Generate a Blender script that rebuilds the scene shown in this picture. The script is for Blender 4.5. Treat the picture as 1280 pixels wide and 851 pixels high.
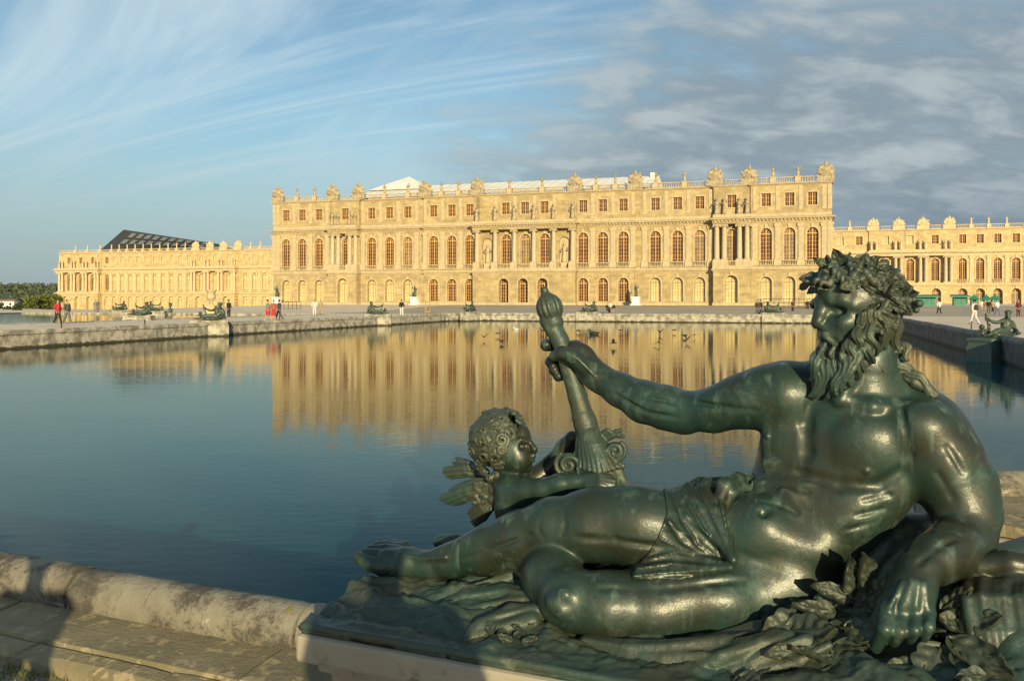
import bpy, bmesh, math, random
import numpy as np
from mathutils import Vector, Matrix
R = math.radians
for o in list(bpy.data.objects): bpy.data.objects.remove(o)
SC = bpy.context.scene
COL = SC.collection
# ------------------------------------------------------------------ camera
F, HX, HY = 1100.0, 640.0, 374.0          # focal length in photo pixels, principal column, horizon row
EYE = 1.75                                # the photographer's eye above the gravel
cd = bpy.data.cameras.new('camera'); cam = bpy.data.objects.new('camera', cd); COL.objects.link(cam)
cam.location = (0, 0, EYE); cam.rotation_euler = (R(90), 0, 0)
cd.sensor_width = 36; cd.lens = 36*F/1280; cd.shift_y = (HY-425.5)/1280
cd.clip_start = .05; cd.clip_end = 6000
SC.camera = cam
# ------------------------------------------------------------------ sky, sun, exposure
SUN_EL, SUN_AZ = 13.0, 170.0              # azimuth from north (+Y) clockwise: behind and right of the camera
w = bpy.data.worlds.new('World'); SC.world = w; w.use_nodes = True
def world():
    nt = w.node_tree; N = nt.nodes; L = nt.links; N.clear()
    def nd(t, **k):
        n = N.new(t)
        for a, b in k.items(): setattr(n, a, b)
        return n
    def math_(op, a, b=None, c=None):
        n = nd('ShaderNodeMath', operation=op)
        for i, v in enumerate((a, b, c)):
            if v is None: continue
            if isinstance(v, (int, float)): n.inputs[i].default_value = v
            else: L.new(v, n.inputs[i])
        return n.outputs[0]
    def mrange(v, a, b, c=0., d=1.):
        n = nd('ShaderNodeMapRange', interpolation_type='SMOOTHSTEP')
        L.new(v, n.inputs[0])
        for i, x in enumerate((a, b, c, d)): n.inputs[i+1].default_value = x
        return n.outputs[0]
    def mix(f, a, b):
        n = nd('ShaderNodeMix', data_type='RGBA'); L.new(f, n.inputs[0])
        for s, v in ((6, a), (7, b)):
            if isinstance(v, tuple): n.inputs[s].default_value = (*v, 1)
            else: L.new(v, n.inputs[s])
        return n.outputs[2]
    sky = nd('ShaderNodeTexSky', sky_type='NISHITA', sun_disc=False)
    sky.sun_elevation = R(SUN_EL); sky.sun_rotation = R(SUN_AZ); sky.air_density = 1.0; sky.dust_density = .6; sky.ozone_density = 1.0
    tc = nd('ShaderNodeTexCoord'); sp = nd('ShaderNodeSeparateXYZ'); L.new(tc.outputs['Generated'], sp.inputs[0])
    x, y, z = sp.outputs
    zc = math_('ADD', math_('MAXIMUM', z, 0.0), .28)
    px, py = math_('DIVIDE', x, zc), math_('DIVIDE', y, zc)
    def noise(sx, sy, rot, scale, detail, rough, dist, off):
        cb = nd('ShaderNodeCombineXYZ'); L.new(px, cb.inputs[0]); L.new(py, cb.inputs[1]); cb.inputs[2].default_value = off
        mp = nd('ShaderNodeMapping', vector_type='TEXTURE'); mp.inputs['Rotation'].default_value = (0, 0, R(rot)); mp.inputs['Scale'].default_value = (1/sx, 1/sy, 1)
        L.new(cb.outputs[0], mp.inputs[0])
        n = nd('ShaderNodeTexNoise'); L.new(mp.outputs[0], n.inputs['Vector'])
        n.inputs['Scale'].default_value = scale; n.inputs['Detail'].default_value = detail
        n.inputs['Roughness'].default_value = rough; n.inputs['Distortion'].default_value = dist
        return n.outputs[0]
    # thin cirrus streaks
    ci = noise(.45, 1.5, -42, 1.25, 9, .62, .8, 3.1)
    ci2 = noise(.20, 1.6, -13, 1.7, 8, .6, .5, 8.4)
    cirrus = math_('MULTIPLY', mrange(ci, .40, .70), .75)
    cirrus = math_('MAXIMUM', cirrus, math_('MULTIPLY', mrange(ci2, .47, .66), .85))
    # broken grey bank that fills the east and south
    bank = noise(.8, 1.0, 10, .8, 3, .5, .3, 5.0)
    puff = noise(.8, 1.15, 8, 6.0, 8, .56, .25, 1.7)
    az = math_('ADD', math_('MULTIPLY_ADD', x, 1.9, .22), math_('MULTIPLY', y, -.08))
    m = math_('ADD', math_('ADD', bank, math_('MULTIPLY', math_('SUBTRACT', puff, .5), .75)), math_('MINIMUM', math_('MULTIPLY', az, .62), .32))
    m = math_('SUBTRACT', m, math_('MULTIPLY', math_('MAXIMUM', math_('SUBTRACT', z, .20), 0), .9))
    bankm = math_('MULTIPLY', mrange(m, .46, .86), .94)
    low = math_('MULTIPLY', mrange(z, .24, .0), .85)
    gcol = mix(mrange(puff, .40, .66), (2.2, 2.8, 3.25), (3.85, 4.4, 4.6))
    gcol2 = mix(mrange(z, .0, .16), (1.25, 1.85, 2.45), gcol)
    tn = nd('ShaderNodeMix', data_type='RGBA', blend_type='MULTIPLY'); tn.inputs[0].default_value = 1; L.new(sky.outputs[0], tn.inputs[6]); tn.inputs[7].default_value = (.80, .98, 1.03, 1)
    c = mix(cirrus, tn.outputs[2], (5.9, 7.0, 7.2))
    c = mix(low, c, (2.5, 3.25, 3.85))
    c = mix(bankm, c, gcol2)
    bg = nd('ShaderNodeBackground'); L.new(c, bg.inputs[0]); bg.inputs[1].default_value = .092
    out = nd('ShaderNodeOutputWorld'); L.new(bg.outputs[0], out.inputs[0])
world()
sl = bpy.data.lights.new('sun', 'SUN'); sl.energy = 5.0; sl.angle = R(.5); sl.color = (1, .82, .47)
sun = bpy.data.objects.new('sun', sl); COL.objects.link(sun)
sd = Vector((math.sin(R(SUN_AZ))*math.cos(R(SUN_EL)), math.cos(R(SUN_AZ))*math.cos(R(SUN_EL)), math.sin(R(SUN_EL))))
sun.rotation_euler = sd.to_track_quat('Z', 'Y').to_euler(); sun.location = sd*300
vs = SC.view_settings
vs.view_transform = 'Standard'; vs.look = 'None'; vs.gamma = 1; vs.use_curve_mapping = False; vs.exposure = 0.35
SC.cycles.max_bounces = 6; SC.cycles.caustics_reflective = False; SC.cycles.caustics_refractive = False
SC.cycles.use_denoising = True

# ------------------------------------------------------------------ frame of the place
TH = math.atan(1100/3440.0); CT, ST = math.cos(TH), math.sin(TH)
def loc(a, c, z=0.):                      # a along the palace front, c away from the viewer
    return Vector((a*CT + c*ST, -a*ST + c*CT, z))
def at(px, py, z=0.):                     # ground point seen at a photo pixel
    Y = F*(EYE-z)/(py-HY); return Vector(((px-HX)/F*Y, Y, z))
def on_plane(px, c):                      # point of the vertical plane c under a photo column: returns a, Y
    u = (px-HX)/F; Y = c/(ST*u+CT); return u*Y*CT - Y*ST, Y
ROTZ = -TH

# ------------------------------------------------------------------ object helpers
def link(o, parent=None):
    COL.objects.link(o)
    if parent: o.parent = parent
    return o
def tag(o, label=None, cat=None, group=None, kind=None):
    for k, v in (('label', label), ('category', cat), ('group', group), ('kind', kind)):
        if v: o[k] = v
    return o
def empty(name, p=(0, 0, 0), rz=0., label=None, cat=None, group=None, kind=None, parent=None):
    o = bpy.data.objects.new(name, None); link(o, parent); o.location = p; o.rotation_euler = (0, 0, rz)
    o.empty_display_size = .2
    return tag(o, label, cat, group, kind)
class MB:
    """collects polygons of one mesh"""
    def __init__(s): s.v = []; s.f = []
    def add(s, vs, fs):
        b = len(s.v); s.v += [tuple(p) for p in vs]; s.f += [tuple(i+b for i in f) for f in fs]; return s
    def box(s, x0, x1, y0, y1, z0, z1):
        return s.add([(x0, y0, z0), (x1, y0, z0), (x1, y1, z0), (x0, y1, z0), (x0, y0, z1), (x1, y0, z1), (x1, y1, z1), (x0, y1, z1)],
                     [(0, 3, 2, 1), (4, 5, 6, 7), (0, 1, 5, 4), (1, 2, 6, 5), (2, 3, 7, 6), (3, 0, 4, 7)])
    def lathe(s, prof, n=12, c=(0, 0, 0), cap=True, flute=0, fd=0.):
        vs = []
        for r, z in prof:
            for i in range(n):
                t = 2*math.pi*i/n; rr = r*(1-fd*(.5+.5*math.cos(flute*t))) if flute else r
                vs.append((c[0]+rr*math.cos(t), c[1]+rr*math.sin(t), c[2]+z))
        fs = [(k*n+i, k*n+(i+1) % n, (k+1)*n+(i+1) % n, (k+1)*n+i) for k in range(len(prof)-1) for i in range(n)]
        if cap: fs += [tuple(range(n-1, -1, -1)), tuple((len(prof)-1)*n+i for i in range(n))]
        return s.add(vs, fs)
    def tube(s, pts, rad, n=6, cap=True):
        pts = [Vector(p) for p in pts]
        if not hasattr(rad, '__len__'): rad = [rad]*len(pts)
        vs = []; up = Vector((.13, .21, .97))
        for i, p in enumerate(pts):
            t = (pts[min(i+1, len(pts)-1)]-pts[max(i-1, 0)]).normalized()
            a = t.cross(up)
            if a.length < 1e-3: a = t.cross(Vector((1, 0, 0)))
            a.normalize(); b = t.cross(a)
            for j in range(n):
                g = 2*math.pi*j/n; vs.append(p+(a*math.cos(g)+b*math.sin(g))*rad[i])
        fs = [(k*n+j, k*n+(j+1) % n, (k+1)*n+(j+1) % n, (k+1)*n+j) for k in range(len(pts)-1) for j in range(n)]
        if cap: fs += [tuple(range(n-1, -1, -1)), tuple((len(pts)-1)*n+j for j in range(n))]
        return s.add(vs, fs)
    def sweep(s, path, prof, closed_prof=True, close_ends=True):
        """profile of (offset to the left-hand normal side = outward, z) along a plan polyline, mitred"""
        P = [Vector((p[0], p[1])) for p in path]; n = len(prof); m = len(P)
        for i in range(m):
            d0 = (P[i]-P[i-1]).normalized() if i else (P[1]-P[0]).normalized()
            d1 = (P[i+1]-P[i]).normalized() if i < m-1 else d0
            n0 = Vector((d0.y, -d0.x)); n1 = Vector((d1.y, -d1.x))
            mi = (n0+n1); mi = mi/max(mi.length_squared, 1e-6)*2 if mi.length > 1e-4 else n0
            s.v += [(P[i].x+mi.x*o, P[i].y+mi.y*o, z) for o, z in prof]
        b = len(s.v)-m*n
        e = n if closed_prof else n-1
        for i in range(m-1):
            for j in range(e):
                k = (j+1) % n
                s.f.append((b+i*n+j, b+i*n+k, b+(i+1)*n+k, b+(i+1)*n+j))
        if close_ends and closed_prof:
            s.f.append(tuple(b+j for j in range(n-1, -1, -1))); s.f.append(tuple(b+(m-1)*n+j for j in range(n)))
        return s
    def mesh(s, name, mat=None, smooth=False, recalc=True):
        me = bpy.data.meshes.new(name); me.from_pydata(s.v, [], s.f)
        if recalc:
            bm = bmesh.new(); bm.from_mesh(me); bmesh.ops.recalc_face_normals(bm, faces=bm.faces); bm.to_mesh(me); bm.free()
        if mat: me.materials.append(mat)
        if smooth: me.polygons.foreach_set('use_smooth', [True]*len(me.polygons))
        return me
    def build(s, name, mat=None, parent=None, smooth=False, p=None, rz=None, recalc=True):
        o = bpy.data.objects.new(name, s.mesh(name, mat, smooth, recalc)); link(o, parent)
        if p is not None: o.location = p
        if rz is not None: o.rotation_euler = (0, 0, rz)
        return o
def obj(name, me, parent=None, p=None, rz=None, sc=None):
    o = bpy.data.objects.new(name, me); link(o, parent)
    if p is not None: o.location = p
    if rz is not None: o.rotation_euler = (0, 0, rz)
    if sc is not None: o.scale = sc if hasattr(sc, '__len__') else (sc,)*3
    return o

# ------------------------------------------------------------------ materials
def mat(name, col, rough=.8, metal=0., var=None, scale=3., detail=6, bump=0., bscale=20., spec=.5, stretch=(1, 1, 1), extra=None, coat=0., lo=.38, hi=.64, rvar=0.):
    m = bpy.data.materials.new(name); m.use_nodes = True; nt = m.node_tree; N, L = nt.nodes, nt.links
    b = N['Principled BSDF']; b.inputs['Base Color'].default_value = (*col, 1); b.inputs['Roughness'].default_value = rough
    b.inputs['Metallic'].default_value = metal; b.inputs['Specular IOR Level'].default_value = spec
    b.inputs['Coat Weight'].default_value = coat
    tc = N.new('ShaderNodeTexCoord'); mp = N.new('ShaderNodeMapping'); L.new(tc.outputs['Object'], mp.inputs[0]); mp.inputs['Scale'].default_value = stretch
    def noise(sc, d=6, r=.6, dist=0.):
        n = N.new('ShaderNodeTexNoise'); L.new(mp.outputs[0], n.inputs['Vector']); n.inputs['Scale'].default_value = sc
        n.inputs['Detail'].default_value = d; n.inputs['Roughness'].default_value = r; n.inputs['Distortion'].default_value = dist; return n.outputs[0]
    def ramp(v, a, bb):
        n = N.new('ShaderNodeMapRange'); n.interpolation_type = 'SMOOTHSTEP'; L.new(v, n.inputs[0]); n.inputs[1].default_value = a; n.inputs[2].default_value = bb; return n.outputs[0]
    def mixc(f, a, bb):
        n = N.new('ShaderNodeMix'); n.data_type = 'RGBA'
        if isinstance(f, float): n.inputs[0].default_value = f
        else: L.new(f, n.inputs[0])
        for s, v in ((6, a), (7, bb)):
            if isinstance(v, tuple): n.inputs[s].default_value = (*v, 1)
            else: L.new(v, n.inputs[s])
        return n.outputs[2]
    c = None
    if var:
        c = mixc(ramp(noise(scale, detail), lo, hi), tuple(col), tuple(var)); L.new(c, b.inputs['Base Color'])
    if rvar:
        n = N.new('ShaderNodeMapRange'); L.new(noise(scale*1.7, 5), n.inputs[0]); n.inputs[1].default_value = .3; n.inputs[2].default_value = .7
        n.inputs[3].default_value = rough-rvar; n.inputs[4].default_value = rough+rvar; L.new(n.outputs[0], b.inputs['Roughness'])
    if extra: extra(N, L, b, noise, ramp, mixc, c, mp)
    if bump:
        bp = N.new('ShaderNodeBump'); bp.inputs['Strength'].default_value = bump; bp.inputs['Distance'].default_value = .01
        L.new(noise(bscale, 8, .65), bp.inputs['Height']); L.new(bp.outputs[0], b.inputs['Normal'])
        if coat: L.new(bp.outputs[0], b.inputs['Coat Normal'])
    return m
M = {}
def ashlar(N, L, b, noise, ramp, mixc, c, mp):
    # courses of stone: slightly different tones and fine dark joints, weather streaks below ledges stay where they are
    br = N.new('ShaderNodeTexBrick'); sw = N.new('ShaderNodeMapping'); sw.inputs['Rotation'].default_value = (R(90), 0, 0)
    L.new(mp.outputs[0], sw.inputs[0]); L.new(sw.outputs[0], br.inputs['Vector'])
    br.inputs['Scale'].default_value = 1; br.inputs['Brick Width'].default_value = 1.3; br.inputs['Row Height'].default_value = .46
    br.inputs['Mortar Size'].default_value = .012; br.inputs['Mortar Smooth'].default_value = .3
    br.inputs['Color1'].default_value = (1, 1, 1, 1); br.inputs['Color2'].default_value = (.70, .68, .66, 1); br.inputs['Mortar'].default_value = (.62, .56, .48, 1)
    n = N.new('ShaderNodeMix'); n.data_type = 'RGBA'; n.blend_type = 'MULTIPLY'; n.inputs[0].default_value = .8
    L.new(c, n.inputs[6]); L.new(br.outputs[0], n.inputs[7])
    st = noise(.45, 8, .7, .5)
    d = mixc(ramp(st, .53, .74), n.outputs[2], (.25, .20, .13))
    rs_ = N.new('ShaderNodeMapping'); rs_.inputs['Scale'].default_value = (1.6, 1.6, .10); L.new(mp.outputs[0], rs_.inputs[0])   # rain streaks
    rn_ = N.new('ShaderNodeTexNoise'); L.new(rs_.outputs[0], rn_.inputs['Vector']); rn_.inputs['Scale'].default_value = 1; rn_.inputs['Detail'].default_value = 6; rn_.inputs['Roughness'].default_value = .65
    sm = N.new('ShaderNodeMath'); sm.operation = 'MULTIPLY'; sm.inputs[1].default_value = .55; L.new(ramp(rn_.outputs[0], .54, .72), sm.inputs[0])
    d = mixc(sm.outputs[0], d, (.20, .165, .115))
    L.new(d, b.inputs['Base Color'])
M['stone'] = mat('limestone', (.50, .39, .20), .9, var=(.385, .297, .158), scale=.6, extra=ashlar)
M['trim'] = mat('dressed_stone', (.50, .40, .245), .9, var=(.40, .325, .205), scale=1.3, bump=.3, bscale=8)
M['column'] = mat('column_marble', (.50, .405, .265), .6, var=(.43, .35, .235), scale=1.1)
M['carving'] = mat('carved_stone', (.44, .355, .22), .9, var=(.25, .21, .15), scale=2.2, bump=.5, bscale=6)
M['wing_stone'] = mat('wing_limestone', (.60, .455, .235), .9, var=(.50, .375, .195), scale=.5, extra=ashlar)
M['wing_trim'] = mat('wing_trim', (.60, .47, .28), .9, var=(.48, .38, .23), scale=1.3)
M['frame_dark'] = mat('weathered_window_wood', (.33, .23, .10), .6)
M['frame'] = mat('window_wood', (.55, .34, .13), .6)
M['glass'] = mat('window_glass', (.055, .020, .010), .09, var=(.17, .070, .022), scale=.55, spec=.5)  # orange glow of the panes tinted into the glass colour
M['glass_pale'] = mat('shuttered_glass', (.70, .60, .33), .2, var=(.42, .33, .16), scale=.35)
M['glass_grey'] = mat('curtained_glass', (.22, .17, .12), .2, var=(.11, .075, .05), scale=.8)
M['zinc'] = mat('white_roof_sheet', (.80, .77, .70), .5, var=(.70, .67, .60), scale=.4)
M['slate'] = mat('dark_slate', (.028, .030, .034), .55, var=(.045, .045, .05), scale=1.5)
M['skylight'] = mat('skylight_glass', (.15, .16, .17), .12)
M['gravel'] = mat('gravel', (.70, .58, .44), .95, var=(.58, .48, .36), scale=.35, detail=10, bump=.6, bscale=30)
def grit(N, L, b, noise, ramp, mixc, c, mp):
    L.new(mixc(ramp(noise(55, 4), .52, .62), mixc(ramp(noise(1.4, 8), .45, .62), (.21, .17, .125), (.12, .12, .075)), (.30, .26, .2)), b.inputs['Base Color'])
M['grit'] = mat('dirt_and_grit', (.2, .17, .13), .95, bump=.9, bscale=60, extra=grit)
M['court'] = mat('dark_forecourt', (.42, .355, .265), .95, var=(.33, .28, .21), scale=.2, detail=9)
M['grass'] = mat('lawn', (.05, .085, .02), .95, var=(.035, .06, .015), scale=.3)
def curb_look(N, L, b, noise, ramp, mixc, c, mp):
    base = mixc(ramp(noise(1.2, 8, .62, .4), .36, .62), (.235, .215, .165), (.14, .123, .088))
    c1 = mixc(ramp(noise(2.4, 13, .82, .2), .445, .555), base, (.070, .062, .050))       # black lichen crust
    c2 = mixc(ramp(noise(5.5, 7, .6, .8), .63, .69), c1, (.40, .375, .31))              # pale lichen
    c3 = mixc(ramp(noise(9, 6, .6), .66, .71), c2, (.20, .17, .06))                    # moss specks
    L.new(c3, b.inputs['Base Color'])
M['curb'] = mat('weathered_curb_stone', (.36, .32, .26), .85, bump=1.0, bscale=36, extra=curb_look)
def slab_look(N, L, b, noise, ramp, mixc, c, mp):
    base = mixc(ramp(noise(1.6, 8, .62, .4), .38, .64), (.245, .205, .125), (.16, .138, .080))
    c1 = mixc(ramp(noise(11, 6, .55, .4), .55, .62), base, (.31, .25, .145))           # ochre lichen rosettes
    c2 = mixc(ramp(noise(2.0, 9, .7, .9), .60, .70), c1, (.10, .095, .055))
    L.new(c2, b.inputs['Base Color'])
M['slab'] = mat('lichen_slab', (.3, .26, .18), .9, bump=1.0, bscale=34, extra=slab_look)
def plinth_look(N, L, b, noise, ramp, mixc, c, mp):
    c1 = mixc(ramp(noise(5, 9, .7, .4), .56, .68), c, (.13, .115, .08)); L.new(mixc(ramp(noise(1.3, 8, .7, .8), .55, .66), c1, (.17, .15, .10)), b.inputs['Base Color'])
M['plinth'] = mat('plinth_marble', (.30, .27, .21), .6, var=(.25, .225, .17), scale=2.2, bump=.35, bscale=22, extra=plinth_look)
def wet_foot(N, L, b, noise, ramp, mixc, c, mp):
    sp = N.new('ShaderNodeSeparateXYZ'); L.new(mp.outputs[0], sp.inputs[0]); ad = N.new('ShaderNodeMath'); ad.operation = 'MULTIPLY_ADD'
    L.new(noise(2.5, 6), ad.inputs[0]); ad.inputs[1].default_value = .35; L.new(sp.outputs[2], ad.inputs[2])
    L.new(mixc(ramp(ad.outputs[0], -.28, -.36), c, (.045, .04, .022)), b.inputs['Base Color'])     # algae up to the high water mark
M['farcurb'] = mat('far_curb_stone', (.47, .43, .35), .9, var=(.20, .18, .145), scale=2.2, detail=9, extra=wet_foot)
M['darkcurb'] = mat('shaded_curb_stone', (.10, .095, .09), .7, var=(.20, .185, .16), scale=1.5, extra=wet_foot)  # darker copy of the curb stone, shade put into its colour
def bronze_look(N, L, b, noise, ramp, mixc, c, mp):
    n1 = ramp(noise(3.1, 9, .62, .5), .38, .66)
    base = mixc(n1, (.019, .020, .010), (.014, .036, .027))
    c1 = mixc(ramp(noise(1.5, 6, .55, .8), .44, .64), base, (.014, .042, .035))
    c2 = mixc(ramp(noise(6, 10, .78, .5), .50, .74), c1, (.066, .104, .082))
    # vertical rain streaks
    st = N.new('ShaderNodeMapping'); st.inputs['Scale'].default_value = (30, 30, 2.0); L.new(mp.outputs[0], st.inputs[0])
    sn = N.new('ShaderNodeTexNoise'); L.new(st.outputs[0], sn.inputs['Vector']); sn.inputs['Scale'].default_value = 1; sn.inputs['Detail'].default_value = 4
    c3 = mixc(ramp(sn.outputs[0], .56, .76), c2, (.025, .028, .018))
    s2 = N.new('ShaderNodeMapping'); s2.inputs['Scale'].default_value = (24, 24, 1.3); L.new(mp.outputs[0], s2.inputs[0])     # pale green runs
    n2 = N.new('ShaderNodeTexNoise'); L.new(s2.outputs[0], n2.inputs['Vector']); n2.inputs['Scale'].default_value = 1; n2.inputs['Detail'].default_value = 5
    m2 = N.new('ShaderNodeMath'); m2.operation = 'MULTIPLY'; L.new(ramp(n2.outputs[0], .55, .70), m2.inputs[0]); L.new(ramp(noise(2.2, 6), .42, .60), m2.inputs[1])
    c3 = mixc(m2.outputs[0], c3, (.064, .108, .086))
    c4 = mixc(ramp(noise(60, 4, .6), .64, .71), c3, (.012, .014, .012))                # pitting
    L.new(c4, b.inputs['Base Color'])
    rr = N.new('ShaderNodeMapRange'); L.new(noise(9, 9, .75), rr.inputs[0]); rr.inputs[1].default_value = .3; rr.inputs[2].default_value = .7
    rr.inputs[3].default_value = .36; rr.inputs[4].default_value = .60; L.new(rr.outputs[0], b.inputs['Roughness']); b.inputs['Coat Roughness'].default_value = .20
M['bronze'] = mat('green_bronze', (.05, .08, .06), .35, metal=.1, extra=bronze_look, bump=.17, bscale=44, spec=.42, coat=.22)
def dull_look(N, L, b, noise, ramp, mixc, c, mp):
    base = mixc(ramp(noise(3.5, 9, .62, .5), .38, .64), (.046, .053, .034), (.032, .062, .050))
    c1 = mixc(ramp(noise(8, 8, .7, .4), .54, .72), base, (.125, .145, .105))
    c2 = mixc(ramp(noise(20, 7, .7, .4), .60, .72), c1, (.03, .035, .02))
    L.new(c2, b.inputs['Base Color'])
M['bronze_dull'] = mat('weathered_bronze', (.08, .1, .06), .45, metal=.15, extra=dull_look, bump=.5, bscale=30, rvar=0)
M['bronze_far'] = mat('distant_bronze', (.060, .085, .062), .5, metal=.2, var=(.03, .045, .035), scale=3)
M['verdigris'] = mat('verdigris_panel', (.07, .125, .105), .6, var=(.12, .13, .10), scale=2.5)
M['iron'] = mat('dark_iron', (.03, .03, .028), .5)
M['green_paint'] = mat('green_kiosk_paint', (.022, .16, .10), .5, var=(.03, .19, .13), scale=2)
M['white'] = mat('white_wall', (.75, .73, .68), .8)
M['roof_red'] = mat('roof_tiles', (.3, .14, .08), .9)
M['skin'] = mat('skin', (.45, .27, .18), .6)
M['wood'] = mat('far_leaf', (.060, .082, .050), .8, var=(.085, .105, .055), scale=.05)  # leaf tone lightened, distance haze put into the colour
M['leaf'] = mat('leaf_green', (.085, .105, .018), .7, var=(.125, .14, .025), scale=.6)
M['leaf_dark'] = mat('dark_leaf', (.022, .040, .016), .8, var=(.035, .055, .02), scale=.6)
M['bark'] = mat('bark', (.08, .06, .04), .9)
M['hill'] = mat('wooded_hill', (.055, .075, .050), .95, var=(.085, .10, .06), scale=.03, detail=10)
M['bird'] = mat('bird_dark', (.03, .028, .025), .7)
M['bird_white'] = mat('bird_white', (.7, .68, .62), .7)
def water_mat():
    m = bpy.data.materials.new('pool_water'); m.use_nodes = True; nt = m.node_tree; N, L = nt.nodes, nt.links
    b = N['Principled BSDF']; b.inputs['Base Color'].default_value = (.007, .053, .070, 1); b.inputs['Roughness'].default_value = .5; b.inputs['Specular IOR Level'].default_value = 0
    
    tc = N.new('ShaderNodeTexCoord')
    def nz(sx, sy, sc, det, rough=.5):
        mp = N.new('ShaderNodeMapping'); mp.inputs['Scale'].default_value = (sx, sy, 1); mp.inputs['Rotation'].default_value = (0, 0, -.2); L.new(tc.outputs['Object'], mp.inputs[0])
        n = N.new('ShaderNodeTexNoise'); L.new(mp.outputs[0], n.inputs['Vector']); n.inputs['Scale'].default_value = sc; n.inputs['Detail'].default_value = det; n.inputs['Roughness'].default_value = rough
        return n.outputs[0]
    a = nz(.7, 1.5, 4.5, 3); c = nz(.5, 1, .5, 2)
    mu = N.new('ShaderNodeMath'); mu.operation = 'MULTIPLY_ADD'; L.new(c, mu.inputs[0]); mu.inputs[1].default_value = 3.0; L.new(a, mu.inputs[2])
    bp = N.new('ShaderNodeBump'); bp.inputs['Strength'].default_value = 1; bp.inputs['Distance'].default_value = .0022
    L.new(mu.outputs[0], bp.inputs['Height'])
    fr = N.new('ShaderNodeFresnel'); fr.inputs[0].default_value = 1.33; L.new(bp.outputs[0], fr.inputs[1])
    mr = N.new('ShaderNodeMapRange'); L.new(fr.outputs[0], mr.inputs[0])
    for i, v in enumerate((.115, .92, .0, .94)): mr.inputs[i+1].default_value = v
    gl = N.new('ShaderNodeBsdfGlossy'); gl.inputs['Roughness'].default_value = .02; gl.inputs['Color'].default_value = (.94, .92, .80, 1); L.new(bp.outputs[0], gl.inputs['Normal'])
    mx = N.new('ShaderNodeMixShader'); L.new(mr.outputs[0], mx.inputs[0]); L.new(b.outputs[0], mx.inputs[1]); L.new(gl.outputs[0], mx.inputs[2])
    L.new(mx.outputs[0], N['Material Output'].inputs[0])
    return m
M['water'] = water_mat()
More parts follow.
